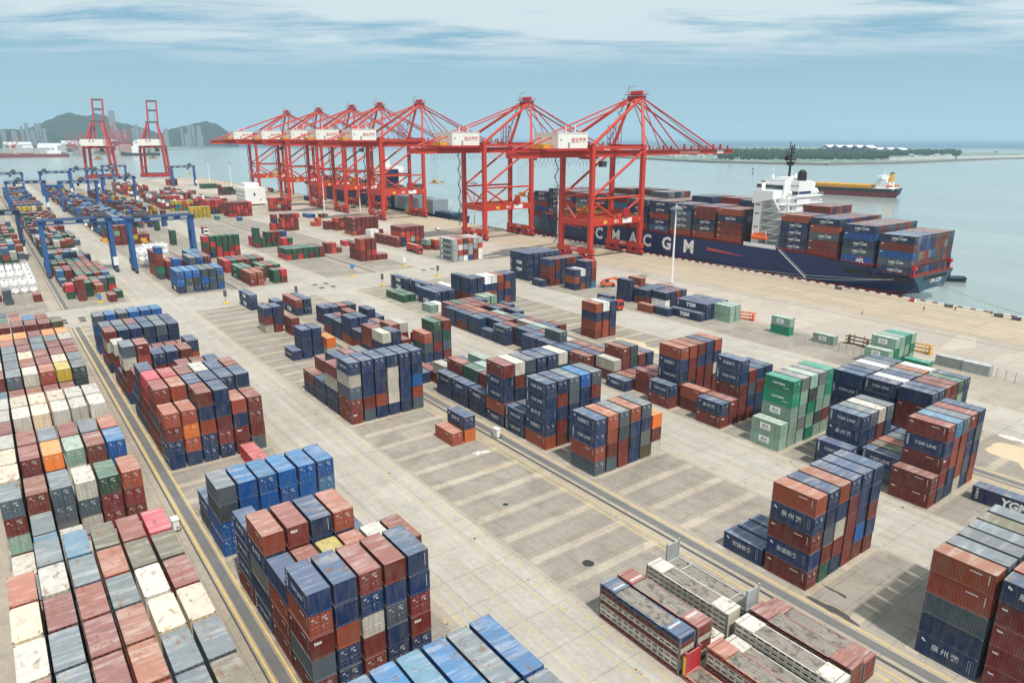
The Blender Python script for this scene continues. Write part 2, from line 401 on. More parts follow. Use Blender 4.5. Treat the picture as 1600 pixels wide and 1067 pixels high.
def blob(name, mat, cx, cy, rx, ry, z, seed, rough=.35):
    rnd = random.Random(seed); n = 28; ph = [rnd.uniform(0, 6.28) for _ in range(5)]
    pts = []
    for i in range(n):
        t = 2*math.pi*i/n; r = 1+rough*sum(math.sin((j+2)*t+ph[j])/(j+2) for j in range(5))
        pts.append((cx+rx*r*math.cos(t), cy+ry*r*math.sin(t), z))
    mb = MB(); mb.add(pts, [tuple(range(n))]); return struct(mb.obj(name, mat))
blob('manhole', 'manhole_dark', -60, 58, .8, .8, .013, 1, .05)
blob('manhole', 'manhole_dark', -79.5, 58.4, .45, .45, .013, 2, .05)
blob('oil_stain', 'oil_stain', -34.8, 75.3, 2.5, .7, .013, 3, .5)
blob('oil_stain', 'oil_stain', -36.4, 79.0, 1.3, .28, .013, 13, .6)
for i, (x, y, rx, ry) in enumerate([(-97.5, 66, .7, 1.1), (-40, 151.6, 2.2, 1.4)]):
    blob('spill', 'white_spill', x, y, rx, ry, .013, 20+i, .9)
mb = MB(); rm = random.Random(4)
for k in range(-18, 26):
    for y in (48.9, 36.4, 94.6, 108.0, 152.2):
        if rm.random() < .75:
            x = -55.0-6.5*k+rm.uniform(-.3, .3)
            if x > NEAR0+3:
                for q_ in range(5): mb.cbox(x+rm.uniform(-.9, .9), y+rm.uniform(-.5, .5), -.002, rm.uniform(.25, .7), rm.uniform(.12, .4), .026)
struct(mb.obj('bay_number', 'worn_yellow'))
blob('sand_patch', 'sand', -34, 143, 8.0, 5.5, .014, 40, .35)
blob('sand_patch', 'sand', -128, 140, 8, 3.0, .014, 41, .4)
mb = MB()
for x, y in ((-262, 100), (-262, 104.5), (-255, 100), (-255, 104.5), (-264, 150), (-264, 154.5), (-262, 31), (-262, 35.5), (-256, 15), (-252, 15), (-256, 20), (-252, 20)): mb.box(x-1.6, x+1.6, y-.9, y+.9, -.02, .013)
struct(mb.obj('drain_cover', 'rail_steel'))

# ------------------------------------------------------------------ containers: where they stand
COL = {'n': (.009, .030, .090), 'b': (.004, .080, .29), 'c': (.035, .13, .24), 's': (.062, .090, .115), 'r': (.150, .021, .017), 'R': (.46, .025, .035),
       'o': (.27, .052, .025), 'O': (.74, .17, .02), 'w': (.50, .465, .39), 'e': (.64, .50, .33), 'y': (.45, .32, .03), 'g': (.014, .075, .045), 'G': (.0, .20, .11),
       'm': (.24, .37, .29), 'p': (.15, .16, .16), 'l': (.075, .064, .036), 'k': (.035, .055, .065), 'W': (.82, .82, .80), 'M': (.34, .37, .37), 'S': (.50, .055, .03)}
CNAME = {'n': 'navy', 'b': 'blue', 'c': 'sky-blue', 's': 'grey-blue', 'r': 'maroon', 'R': 'crimson', 'o': 'rust-red', 'O': 'orange', 'w': 'off-white', 'e': 'cream', 'y': 'yellow',
         'g': 'dark-green', 'G': 'green', 'm': 'mint', 'p': 'grey', 'l': 'olive', 'k': 'slate', 'W': 'white', 'M': 'light-grey', 'S': 'scarlet'}
PAL = {'A': 'rrroossswwpcgler', 'B': 'nnnnrroosb', 'F': 'nnnnrro', 'C': 'nnnnrroos', 'G': 'nnnrrosm', 'H': 'nnnrrosw', 'I': 'nnnrros', 'Z': 'rrgoscwn',
       'a': 'rrggonscw', 'b': 'bbrsnoyr', 'c': 'rrgrRgs', 'd': 'rrrrSRgo', 'e': 'rrRSpWrs', 'f': 'rrorSW', 'g': 'bbnsbcr'}
L20, L40, WID, HGT = 6.06, 12.19, 2.44, 2.59
BOX = []   # dict(x0,x1,y0,y1,z0,z1,c,blk,bay,row,tier,n,L)
rndc = random.Random(11)
def bay(blk, xnear, rows, L=L20, y0=None, pal=None, h=HGT, pitch=2.8, name=None):
    y0 = BLK[blk] if y0 is None else y0
    pal = PAL[pal or blk]
    for r, s in enumerate(rows.split()):
        if s == '-': continue
        digits = ''.join(ch for ch in s if ch.isdigit()); cols = ''.join(ch for ch in s if not ch.isdigit() and ch != '?')
        n = int(digits) if digits else len(cols)
        cols = list(cols[:n])
        while len(cols) < n: cols.append(rndc.choice(pal))
        jx = rndc.uniform(-.06, .06)
        for t in range(n):                     # t = 0 is the bottom one
            c = cols[n-1-t]; dx, dy = jx+rndc.uniform(-.04, .04), rndc.uniform(-.04, .04)
            BOX.append(dict(x1=xnear+dx, x0=xnear-L+dx, y0=y0+pitch*r+dy, y1=y0+pitch*r+WID+dy, z0=.02+t*h, z1=.02+t*h+h-.015, c=c, blk=blk, row=r, tier=t, n=n, L=L, name=name, bay=xnear))
K = lambda k: -58.4-6.5*k
def near_yard():
    A = {-3: '4 4 4 4 4 4', -2: '4 4 4 4 4 4', -1: 'r4 s4 r4 o4 s4 l4', 0: 'o4 s4 r4 o4 s4 s4', 1: 'w4 s4 r4 o4 e4 e4', 2: 'e4 r4 r4 s4 w4 r4', 3: 'o4 w4 s4 o4 l4 l4', 4: '1 s4 c4 l4 r4 R4',
         5: '1 c3 w3 2 1 1', 6: '1 3 1 1 1 1', 7: 'srmr roog ssps wsws grrr orrr', 8: 'e4 s3 w3 2 2 2', 9: 'ew4 rr4 Os4 mwr4 rrr4 bbs4', 10: 'w4 r4 s4 r4 s4 o4', 11: 'r4 r3 r3 2 2 2',
         12: 'ws4 wwr4 ew4 ww4 ww4 ww4', 13: 'w4 e4 e4 e4 w4 w4', 14: 'm3 r3 r3 o3 r3 o3', 15: 'c3 r3 o3 r3 r3 r2', 16: 'rR4 srR4 wwr4 orr4 ylw4 kkc4', 17: 'w4 s4 o4 r4 e4 s4', 18: 'o4 s4 e4 r4 r4 r4', 19: 'r4 s4 r4 s4 r4 r4',
         20: 's4 o4 r4 s4 s4 w4', 21: 'r4 O4 O4 r4 O4 O4', 22: 'o3 r3 g3 b3 g3 r2', 23: 'rr4 rr4 rr4 rr4 rr4 lgr4', 24: 'o4 g4 o4 b4 r4 -', 25: 'r3 g3 o3 r3 r3 g3', 26: 'o3 r3 s3 3 3 2', 27: 's3 n3 r3 2 - -'}
    for k, s in A.items(): bay('A', K(k), s)
    B = {0: 'norsr nnonn rnwrr rnsnn nnrrn -', 1: 'norr rrnr ynrn onrn wnnr rnnr', 2: 'onpnn rrnnr nnonn onnnn n3 -', 3: 'nnnr r3 r3 n3 n3 -', 5: 'skbb bbnb bbbb bbbb bbcb bcbn', 6: 'nn 1 1 - - -',
         10: 'ornn oOon rnonn nnrrn onrr rrrs', 11: 'rrsrr orrrr nnrrn nsnnr nnrrn nsrrr', 12: 'RRrrr Rrrrr rrnnn wrrnn nnsrr rrnnr', 13: 'nrrrn rrnr rrnr rsnr - -', 14: 'r4 - n3 r4 r4 nr4', 16: 'swrrn rorrn nrrn nrsr rrrn -', 17: 'nr2 n4 s3 r3 n3 n4',
         18: 'wrrr r3 3 3 3 3', 20: 'rwrn nnnr nnrn nnsr snnn nnrn', 21: 's4 s4 r4 n4 s4 n4', 23: 'sbnb bbnb snbb bbnb bnbb bbnb'}
    for k, s in B.items(): bay('B', K(k), s)
    bay('B', K(9), '- - s1 - - -', L40); bay('B', K(8)+1, '- - - - R1 -', L40)
    # blue forty-footers at the bottom edge: three high
    bay('B', -42.0, 'cc3 bb3 cb3 bb3 sc3 bb3', 9.12)
    bay('B', -35.6, 'bb3 cc3 bb3 sc3 ss3 s3')
    F = {10: 'nwsrr nnnrs nnnon nwwwn nnnnn nnbos', 11: 'rwnn onnn snnn onnn onnn nnnn', 12: 'nn nr4 rn4 sn4 nn3 nn3', 13: 'rn ro3 nn3 nn2 - -', 18: '- - - - - rr'}
    bay('F', -171.5, '- - n nnn nnn -'); bay('F', -169.0, '- - - - - Ow')
    for k, s in F.items(): bay('F', K(k), s)
    BOX_p = [('- - - o1 - -', ''), ]
    bay('F', -102.6, 'o1 - - - - -', y0=63.1); bay('F', -102.6, 'nO -', y0=65.9)
    bay('F', -233.6, '- - - - - nn', L40); bay('F', -201.5, '- - - nrw nnr -'); bay('F', -208, '- - - - n2 n3'); bay('F', -195.0, '- - - - - rr'); bay('F', -180, '- - - - - r2')
    Cc = {-7: 'nrrrr onrrn snrrn s5 l5 s5', -6: 'oosnn snnnr snrrn sn5 ln5 sn5', -2: 'n n n - - -', -3: 'onrnr nnsrg onwrn nrrrr nnnbr nnrnr', 3: 'nnos oors skrr onnn snpl Orw', 5: 'nnnno nrnrr ssnnn bnnrr srnnr n2',
          4: '- - - - - -', 6: 'nn 2 - - - -', 7: 'rnnon wrnnn snrnr nnrnr nnrnn wnrnr', 8: 'nnn2 r3 n3 - - -', 9: 'nn gr3 mmm mmm - -', 10: 'nn rrm n2 mmn - -', 11: '- wr ns nn - -', 12: 'n r n r s -',
          14: '- - - osn gkrn rgsr', 15: 'wns nnn 2 1 r2 -', 16: 'ron nr2 o3 wrn - -', 17: 'n2 o2 rn - - -', 18: 'nno nnr n2 rr - -', 19: 'n2 r3 r2 nns ns -', 20: 'nr2 r2 n2 - nk -', 22: '- nn nn rr nn -'}
    for k, s in Cc.items(): bay('C', K(k), s)
    bay('C', -203.2, '- nn nn rr nn -', L40); bay('C', -217.4, 'r2 n2 - - - -', L40)
    G = {-3: 'rr rnrrk cronn sroow rnnsn nsnro', -2: '- ns lk or ss np', -1: 'nn nnnn snrr wron snnn nn', 1: 'mm GGmmm pmmpm mkGmG pmmkm GGmrm', 3: 'nr rr nnrrr rsnr nrnn nsnn', 4: '- or - - - -', 5: 'nr onnrrn5 orrnr rnrrw nnrro onwrr',
         6: '- rr rr - - -', 7: 'n r r n - -', 8: '- wr rrn kkn rr nn', 9: 'r2 nr2 rr2 s2 n2 -', 10: 'nn2 nn ro - - -', 11: 'n2 s3 wr - - -', 12: 'nn n2 r2 n2 - -', 13: '- n2 n2 mr2 n2 r2', 14: 'nn r2 - wr2 r2 -', 15: 'n nn rn kr2 nn2 -', 16: 'nn nn r2 mn2 - nn',
         17: 'nr rr2 oo2 - n2 r2', 18: 'nn rr o2 rr2 rn2 -', 19: '- rr gr2 ro2 r2 n2'}
    for k, s in G.items(): bay('G', K(k), s.replace('n5', ''))
    bay('G', -201.0, 'nn nn nn', L40, y0=118.2); bay('G', -227.5, 'nn', L40, y0=121.6); bay('G', -214.2, 'nn', L40, y0=122.6)
    bay('G', -226, 'W', L40, y0=128.5); bay('G', -214.5, 'W', L40, y0=134)
    bay('G', -213.4, 'g g', L20, y0=112.6); bay('G', -219.9, 'g g', L20, y0=112.6); bay('G', -201.5, 'g', L40, y0=111.2); bay('G', -194.3, 'm W', y0=112.6)
    bay('G', -29.8, '- - - n1 - -', L40); BOX[-1].update(y0=118.8, y1=121.24, x0=-36.2, x1=-24.0)
    H = {-1: '333', 0: '- - - - - -'}
    bay('H', -62.8, 'nn4 n4 s4 W4 s4 n4'); bay('H', -56.3, 'nn4 W4 n4 s4 o4 W4'); bay('H', -49.8, 'nrr4 nr4 rr4 rr4 gm4 nn4')
    bay('H', -139.6, 'onor Wnoo nnnr - - -', y0=134.6); bay('H', -180, 'n - - - - -')
    bay('H', -191.5, 'nnrr nnrO WnOr WnoR ornn nono', L20, y0=126.6); bay('H', -198, 'nnrr - - - - -', y0=126.6, L=L20); bay('H', -192, '- - - - - nnnn', y0=129.4)
    bay('H', -189.5, '- - - - - -'); bay('H', -184.8, 'mo mr nn - - -', y0=127.3)
    bay('I', -217.5, 'nnnn nnnn nnnn nnnn nnnn nnnn', L40, y0=171.5, h=2.75)
    bay('I', -205, 'n - - - - -', y0=168.3)
    bay('I', -204.5, 'nrrr rrnr nnsn rnnr rnso nnrr', y0=172)
    bay('I', -192.8, 'non Wno nnnn orrc - -', y0=174.4); bay('I', -199, 'pnnn onnn nnrn - - -', y0=177)
    bay('I', -167, 'nnn onp2n orn nr - -', y0=176.6)
    bay('I', -169.3, 'n - - - - -', y0=169.4)
    bay('I', -160.2, 'nr nr nr nn rn', y0=178.2); bay('I', -153.4, 'nW nn rr nn', y0=180.0)
    bay('I', -151.1, 'o', y0=170.4); bay('I', -144.7, 'n', y0=171.4)
    bay('I', -134.3, 'n nn nn nn nn', L40, y0=174.4); bay('I', -128, 'mm mm', y0=180.8)
    bay('I', -108.2, 'mG', y0=181.8); bay('I', -95.4, 'm', y0=183.0)
    bay('I', -75.5, 'mm mGG mmG Gmr mGm', y0=172.3); bay('I', -68.8, 'G', y0=178.8)
    for i, x in enumerate((-58.8, -65.0)): bay('I', x, 'M', y0=188.2)
near_yard()

def fill(blk, y0, xs, rows, hi, pal, L=L20, gap=.12, cols=None):
    for x in xs:
        s = []
        for r in range(rows):
            if rndc.random() < gap: s.append('-'); continue
            n = max(1, hi-rndc.choice((0, 0, 0, 1, 1, 2))); s.append((cols or '')+str(n) if cols else str(n))
        bay(blk, x, ' '.join(s), L, y0, pal)
def far_yard():
    # leftmost pair of rows beyond the cross road
    bay('A', -291.5, '- - ss - - r1'); bay('A', -298, 'or er2 s - - -')
    fill('A', BLK['A'], [-345-6.5*i for i in range(3, 22)], 6, 4, 'a', gap=.1)
    fill('Z', BLK['Z'], [-290-6.5*i for i in range(20)], 6, 4, 'a', gap=.15)
    y = 19.6
    bay('B', -289.5, 'Rg - - - - -', y0=y); bay('B', -283.5, '- rrr - - - -', y0=y); bay('B', -290, '- - gg oe - -', y0=y); bay('B', -282.5, '- - - oe - -', y0=y); bay('B', -275.6, '- - - - r -', y0=y); bay('B', -281.5, '- - - - W g', y0=y)
    bay('B', -296.5, '- g2 rg2 g2 sg gR', y0=y); bay('B', -303, 'r R R2 g r r', y0=y); bay('B', -310, '- - g2 g2 r2 c2', y0=y)
    bay('B', -323, 'cr rr rr gg rr 2', y0=y); bay('B', -316.5, 'c1 - gr2 rr2 g2 r2', y0=y); bay('B', -330, 'r2 r2 g2 or2 o2 r2', y0=y); bay('B', -343.5, 'gr rr gg gg rr -', y0=y); bay('B', -337, '- - r2 o2 r2 r2', y0=y)
    bay('B', -357, 'cr3 cr cs3 sn3 RR2 -', y0=y); bay('B', -350, 'g2 gr2 g2 2 r2 r', y0=y); bay('B', -363.5, 'r3 n2 o2 r2 s2 n2', y0=y); bay('B', -377, 'rr or rr rr - -', y0=y); bay('B', -383.5, '- g2 o2 s2 W2 -', y0=y); bay('B', -390, '- r g o W g', y0=y)
    fill('B', y, [-397-6.5*i for i in range(12)], 6, 3, 'a', gap=.2)
    fill('B', y, [-480-6.5*i for i in range(10)], 6, 4, 'a', gap=.12)
    bay('B', -560, 'g3 g3 g3 g3 m3 R3', y0=y); bay('B', -580, 'y4 y4 y4 e4 l4 e4', y0=y); bay('B', -600, 'n4 n4 k4 n4 n4 n4', y0=y); bay('B', -612, 'n4 s4 k4 k4 n4 n4', y0=y); bay('B', -630, 'S4 r4 R4 r4 o4 n4', y0=y)
    fill('B', y, [-645-6.5*i for i in range(0, 30, 2)], 6, 4, 'g', gap=.1)
    # block with the big blue boxes beside the cross road
    y = 53.4
    bay('F', -275.6, 'bbn bkp bkn kbn knk bkb', L40, y0=y, h=2.75)
    bay('F', -292, 'bbbb - - - - -', L20, y0=y+2.8); bay('F', -309.6, 'borGk - - - - -', L20, y0=y); bay('F', -316.5, 'rroo4 - - - - -', L40, y0=y)
    bay('F', -292, '- - rr2rr snGn bbnn rnnr', L40, y0=y, h=2.6); bay('F', -305, '- rr3r os3r rr3r cn4 bn4', L40, y0=y)
    bay('F', -424.5, 'rmrr rrrr rorr rryr rr rr', y0=y+1.4); bay('F', -432, '3 3 3 3 2 2', y0=y+1.4, pal='f')
    bay('F', -445, 'g3 g3 n3 b3 - -', y0=y); bay('F', -452, 'bs4 nc4 bb4 bn4 bb4 nn4', y0=y); bay('F', -459, '4 4 4 4 4 4', y0=y, pal='g')
    fill('F', y, [-470-6.5*i for i in range(20)], 6, 4, 'g', gap=.1)
    fill('F', y, [-610-6.5*i for i in range(0, 14)], 6, 4, 'b', gap=.2); fill('F', y, [-720-6.5*i for i in range(0, 20, 2)], 6, 3, 'b', gap=.3)
    bay('F', -835, 'b4 b4 b4 b4 b4 b4', L40, y0=y)
    y = 79.0
    bay('C', -273.8, 'or oo', L40, y0=y); bay('C', -287.8, 'gg gg - - - -', L40, y0=y); bay('C', -281, '- - rr - - -', y0=y); bay('C', -287, '- - gg rr gg -', L40, y0=y+2.8); bay('C', -274, '- - - - gg Rr', L20, y0=y-2)
    bay('C', -308, 'RR gR rg rg gR rg', L20, y0=y); bay('C', -314.5, '2 2 2 2 2 2', L20, y0=y)
    bay('C', -352, 'Rgrn gRgn ggRR gggR ggrR ggRr', y0=y+2.8); bay('C', -408.3, '- ggg - - - -', y0=y-2.8); bay('C', -479, '- - ggg - - -', y0=y)
    fill('C', y, [-500-6.5*i for i in range(0, 40, 2)], 6, 4, 'b', gap=.3)
    y = 111.8
    bay('G', -324, 'gR gg gR gg gr gg rr', L20, y0=y-.6, pitch=2.7); bay('G', -330.5, 'gR gg gR gg gr gg rg', L20, y0=y-.6, pitch=2.7)
    bay('G', -371, 'gggr ggg2 grg rrg rgs bbr', y0=y); bay('G', -378, 'RR rs Rr rg gn gn', y0=y); bay('G', -362, '- - - - RR gR', y0=y-.2)
    bay('G', -331.5, '- - - - - - - - rr', L20, y0=y); bay('G', -331.5, '- - - - - - - - S', L20, y0=y+2.5)
    bay('G', -430, 'RR rr SSr rRr RRr rrr', y0=y+28.6); bay('G', -430, 'r4 r4 rs4 rr4 rR4 RS4', y0=y+29.5, L=L20)
    bay('G', -540, 'yyy yyy yyy yyy yyy -', L20, y0=119.0); bay('G', -519.5, 'G', y0=131)
    bay('G', -600, 'yry ybG yGS SoG ySr yrr', y0=119); bay('G', -560, '- - - - - - RRr4 rRr4 RSr4 Rrr4', L20, y0=119)
    bay('G', -621, 'rWRr opWr RpWr SWrR RRSr WSWr', y0=116.5); bay('G', -632, '4 4 4 4 4 4', y0=116.5, pal='e')
    fill('G', 118, [-650-6.5*i for i in range(0, 12, 2)], 9, 4, 'e', gap=.1); bay('G', -760, 'rr nr bb rr rr', y0=126); fill('G', 116, [-775-7*i for i in range(0, 14, 2)], 7, 4, 'e', gap=.1)
    bay('G', -502.5, 'b', L20, y0=141.4); bay('G', -496.5, '- mr', L20, y0=140)
    bay('G', -531, 'rrrR rRrR rSRr rRrr rrRr RRrR', y0=143.2); bay('G', -540, '4 4 4 4 4 4', y0=143.2, pal='d'); bay('G', -570, 'S4 R4 r4 r4 R4 r4', y0=137, pal='d')
    fill('H', 140, [-600-6.5*i for i in range(0, 24, 3)], 6, 4, 'e', gap=.2)
    y = 137.6
    bay('H', -300, 'oSrr rror rrRr - r', L20, y0=y); BOX_l = None
    bay('H', -300, '- - - r', L20, y0=y); bay('H', -306.5, 'orr rrr rrr', L20, y0=y)
    bay('H', -331.5, 'Sr r', L20, y0=y-1); bay('H', -344, 'r', L40, y0=y-4); bay('H', -350, 'R g', L20, y0=y+14)
    y = 171.6
    bay('I', -273.8, 'MMMM SWSM kMrW SMMb MMro MSWW', L40, y0=y)
    bay('I', -312, 'mr', y0=179.8); bay('I', -309, 'Sr', y0=183); bay('I', -329, 'rr rSnn rSSr rRmn rrSr rrrr', L40, y0=y); bay('I', -342, 'rr', L40, y0=171)
    bay('I', -366, '- WW WW rr', L20, y0=y); bay('I', -385.5, 'rrro rror rrrr rrrr rrrr rrrr', L40, y0=172.8); bay('I', -413, 'Srr rSr rrr Rrr', y0=174); bay('I', -421, 'rr RS rr', y0=171)
    bay('I', -443, 'S SS', L20, y0=171.5); bay('I', -553, 'SSRr RrSr rSmr rRrr SRrS RrSr', y0=180.5); bay('I', -492, 'b b', y0=187, L=L40); bay('I', -487, 'r p', y0=194.5, L=L20)
    bay('I', -742, 'rr4 rg3 gg3 gr3 gg3 g2', y0=193); bay('I', -850, 'gg gg gg gg gg gg', L40, y0=203); bay('I', -862, 'ggg ggg ggg ggg', L20, y0=203); bay('I', -930, 'SrR rrr rrrr rrr', L40, y0=184)
    bay('I', -655, 'Rr RS WR', L20, y0=165)
far_yard()
BOX = [q for q in BOX if q['z1'] < 30]
# drop any box that would pass through an earlier one
kept = []; grid = {}
for q in BOX:
    cells = [(int(a//8), int(b_//8)) for a in np.arange(q['x0'], q['x1']+7.9, 7.9) for b_ in (q['y0'], q['y1'])]
    hit = False
    for c_ in cells:
        for p_ in grid.get(c_, ()):
            if p_['x0'] < q['x1']-.05 and q['x0'] < p_['x1']-.05 and p_['y0'] < q['y1']-.1 and q['y0'] < p_['y1']-.1 and p_['z0'] < q['z1']-.3 and q['z0'] < p_['z1']-.3: hit = True; break
        if hit: break
    if hit: continue
    kept.append(q)
    for c_ in set(cells): grid.setdefault(c_, []).append(q)
# a box needs something below it
def supported(q):
    if q['tier'] == 0: return True
    mx_, my_ = (q['x0']+q['x1'])/2, (q['y0']+q['y1'])/2
    return any(p_['x0']-.5 < mx_ < p_['x1']+.5 and p_['y0']-.5 < my_ < p_['y1']+.5 and abs(p_['z1']-q['z0']) < .4 for p_ in kept if p_['tier'] == q['tier']-1 and abs(p_['x0']-q['x0']) < 14 and abs(p_['y0']-q['y0']) < 3)
BOX = [q for q in kept if supported(q)]

for px, py, lab in ((275, 826, 'small white cabinet on the ground strip beside the leftmost container rows'), (776, 682, 'small white cabinet standing over the rail trench between third and fourth rows')):
    p_ = at(px, py); o = empty('power_cabinet', (p_.x, p_.y, 0), lab, 'cabinet')
    mb = MB(); mb.box(-.7, .7, -.4, .4, .12, 1.7); mb.box(-.8, .8, -.5, .5, 1.7, 1.8); mb.obj('cabinet_box', 'white_paint', o)
    mb = MB(); mb.box(-.9, .9, -.6, .6, 0, .12); mb.obj('plinth', 'machine_grey', o)
    mb = MB(); mb.tube((1.2, 0, 0), (1.2, 0, 1.0), .06, 6); mb.tube((1.2, 0, 1.0), (2.2, .3, 1.0), .05, 6); mb.obj('cable_guide', 'machine_grey', o)

# ------------------------------------------------------------------ containers: the shapes
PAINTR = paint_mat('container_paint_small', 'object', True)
simple('letter_faint', (.66, .68, .70), .6, var=.9, scale=2.5)
simple('lock_rod', (.42, .42, .40), .5, .3, var=.5, scale=5)
simple('casting', (.16, .15, .14), .6, var=.4)
def corr(mb, a0, a1, z0, z1, d, depth, pitch, face, base):
    """trapezoid sheet; face 'y-','y+','x-','x+' wall or 'z' roof; base is the outer plane"""
    n = max(3, int(round((a1-a0)/pitch))); p = (a1-a0)/n; pts = []
    for i in range(n):
        s = a0+i*p
        pts += [(s, 0), (s+p*.32, 0), (s+p*.5, depth), (s+p*.82, depth)]
    pts.append((a1, 0)); sg = {'y-': 1, 'y+': -1, 'x-': 1, 'x+': -1, 'z': -1}[face]
    vs = []
    for a, dd in pts:
        for z in (z0, z1):
            o = base+sg*dd
            vs.append((a, o, z) if face[0] == 'y' else (o, a, z) if face[0] == 'x' else (a, z, o))
    fs = []
    for i in range(len(pts)-1):
        q = (2*i, 2*i+2, 2*i+3, 2*i+1); fs.append(q if face in ('y-', 'x+', 'z') else q[::-1])
    mb.add(vs, fs)
PARTS = {}
def parts_for(Ln, H):
    key = (Ln, H)
    if key in PARTS: return PARTS[key]
    a, w_, h = Ln/2, WID/2, H-.015; P = {}
    mb = MB()
    for sx in (-1, 1):
        for sy in (-1, 1): mb.box(min(sx*a, sx*(a-.13)), max(sx*a, sx*(a-.13)), min(sy*w_, sy*(w_-.13)), max(sy*w_, sy*(w_-.13)), .10, h-.10)
    for sy in (-1, 1):
        y0, y1 = sorted((sy*w_, sy*(w_-.06))); mb.box(-a+.13, a-.13, y0, y1, h-.085, h-.012); mb.box(-a+.13, a-.13, y0, y1, .03, .18)
    for sx in (-1, 1):
        x0, x1 = sorted((sx*a, sx*(a-.08))); mb.box(x0, x1, -w_+.13, w_-.13, h-.13, h-.012); mb.box(x0, x1, -w_+.13, w_-.13, .03, .18)
    P['frame'] = mb.mesh('frame', PAINT)
    mb = MB()
    for sx in (-1, 1):
        for sy in (-1, 1):
            for z in (0, h-.10):
                x0, x1 = sorted((sx*(a+.004), sx*(a-.18))); y0, y1 = sorted((sy*(w_+.004), sy*(w_-.16))); mb.box(x0, x1, y0, y1, z, z+.10+(.002 if z else 0))
    P['corner_casting'] = mb.mesh('corner_casting', 'casting')
    mb = MB(); corr(mb, -a+.13, a-.13, .17, h-.08, 0, .036, .278, 'y-', -w_+.014); P['left'] = mb.mesh('side_wall', PAINT)
    mb = MB(); corr(mb, -a+.13, a-.13, .17, h-.08, 0, .036, .278, 'y+', w_-.014); P['right'] = mb.mesh('side_wall', PAINT)
    mb = MB(); corr(mb, -a+.08, a-.08, -w_+.05, w_-.05, 0, .022, .21, 'z', h-.014)
    mb.box(-a+.08, a-.08, -w_+.06, w_-.06, h-.09, h-.045)
    P['roof'] = mb.mesh('roof', PAINT)
    mb = MB(); corr(mb, -w_+.13, w_-.13, .17, h-.12, 0, .04, .24, 'x+', a-.012); P['front'] = mb.mesh('end_wall', PAINT)
    mb = MB(); corr(mb, -w_+.13, w_-.13, .17, h-.12, 0, .04, .24, 'x-', -a+.012); P['back'] = mb.mesh('end_wall', PAINT)
    for nm, s in (('door_a', -1), ('door_b', 1)):
        mb = MB(); y0, y1 = sorted((s*.012, s*(w_-.13))); mb.box(a-.07, a-.025, y0, y1, .19, h-.14)
        for i in range(4):
            z0 = .30+i*(h-.5)/4; mb.box(a-.026, a-.008, y0+.07, y1-.07, z0, z0+(h-.5)/4-.12)
        P[nm] = mb.mesh('door', PAINT)
        mb = MB()
        for f in (.27, .70):
            y = y0+(y1-y0)*f; mb.tube((a+.012, y, .14), (a+.012, y, h-.12), .021, 6)
            mb.box(a-.004, a+.03, y-.05, y+.05, .16, .24); mb.box(a-.004, a+.03, y-.05, y+.05, h-.22, h-.14); mb.box(a+.0, a+.035, y-.22, y+.02, 1.08, 1.13)
        P[nm+'_rod'] = mb.mesh('lock_rod', PAINT)
        mb = MB()
        for i, (fy, z, wy, hz) in enumerate(((.12, 2.05, .5, .10), (.12, 1.88, .36, .06), (.42, 1.62, .22, .20), (.10, .95, .2, .05)) if s > 0 else ((.14, 1.98, .30, .16), (.5, 1.70, .18, .10))):
            y = y0+fy*(y1-y0); mb.box(a+.002, a+.010, y, y+wy, z, z+hz)
        P[nm+'_mark'] = mb.mesh('marking', 'lettering_faded')
    # plain one-piece container for the small ones
    mb = MB(); mb.box(-a, a, -w_, w_, 0, h)
    P['whole'] = mb.mesh('container', PAINTR)
    PARTS[key] = P; return P

# ---- which ones show largest
def rank_boxes(boxes, gw=480, gh=320):
    vs, fs = [], []
    for q in boxes:
        o = len(vs)
        for z in (q['z0'], q['z1']): vs += [(q['x0'], q['y0'], z), (q['x1'], q['y0'], z), (q['x1'], q['y1'], z), (q['x0'], q['y1'], z)]
        fs += [(o, o+3, o+2, o+1), (o+4, o+5, o+6, o+7), (o, o+1, o+5, o+4), (o+1, o+2, o+6, o+5), (o+2, o+3, o+7, o+6), (o+3, o, o+4, o+7)]
    bv = BVHTree.FromPolygons(vs, fs, all_triangles=False); cnt = [0]*len(boxes); org = Vector((0, 0, CH))
    for j in range(gh):
        py = 1067*(j+.5)/gh
        if py < 218: continue
        for i in range(gw):
            d = ray(1600*(i+.5)/gw, py); r_ = bv.ray_cast(org, Vector(d))
            if r_[2] is not None: cnt[r_[2]//6] += 1
    return cnt
def ordn(n):
    base = ['first', 'second', 'third', 'fourth', 'fifth', 'sixth', 'seventh', 'eighth', 'ninth', 'tenth', 'eleventh', 'twelfth', 'thirteenth', 'fourteenth', 'fifteenth', 'sixteenth', 'seventeenth', 'eighteenth', 'nineteenth', 'twentieth']
    if n < 20: return base[n]
    t = {2: 'twenty', 3: 'thirty', 4: 'forty', 5: 'fifty', 6: 'sixty'}[(n+1)//10]; u_ = (n+1) % 10
    return (t+'-'+base[u_-1]) if u_ else {'twenty': 'twentieth', 'thirty': 'thirtieth', 'forty': 'fortieth', 'fifty': 'fiftieth', 'sixty': 'sixtieth'}[t]
BNAME = {'Z': 'outermost left', 'A': 'leftmost', 'B': 'second', 'F': 'third', 'C': 'fourth', 'G': 'fifth', 'H': 'sixth', 'I': 'quayside'}
groups_ = {}
for q in BOX: groups_.setdefault((q['blk'], q['x1'] > -250), []).append(q)
for key, lst in groups_.items():
    lst.sort(key=lambda q: -q['x1']); prev = None; idx = -1
    for q in lst:
        if prev is None or prev-q['x1'] > 2.6: idx += 1; prev = q['x1']
        q['bidx'] = idx
    for q in lst:
        q['ridx'] = max(0, int(round((q['y0']-min(p_['y0'] for p_ in lst))/2.8)))
used = {}
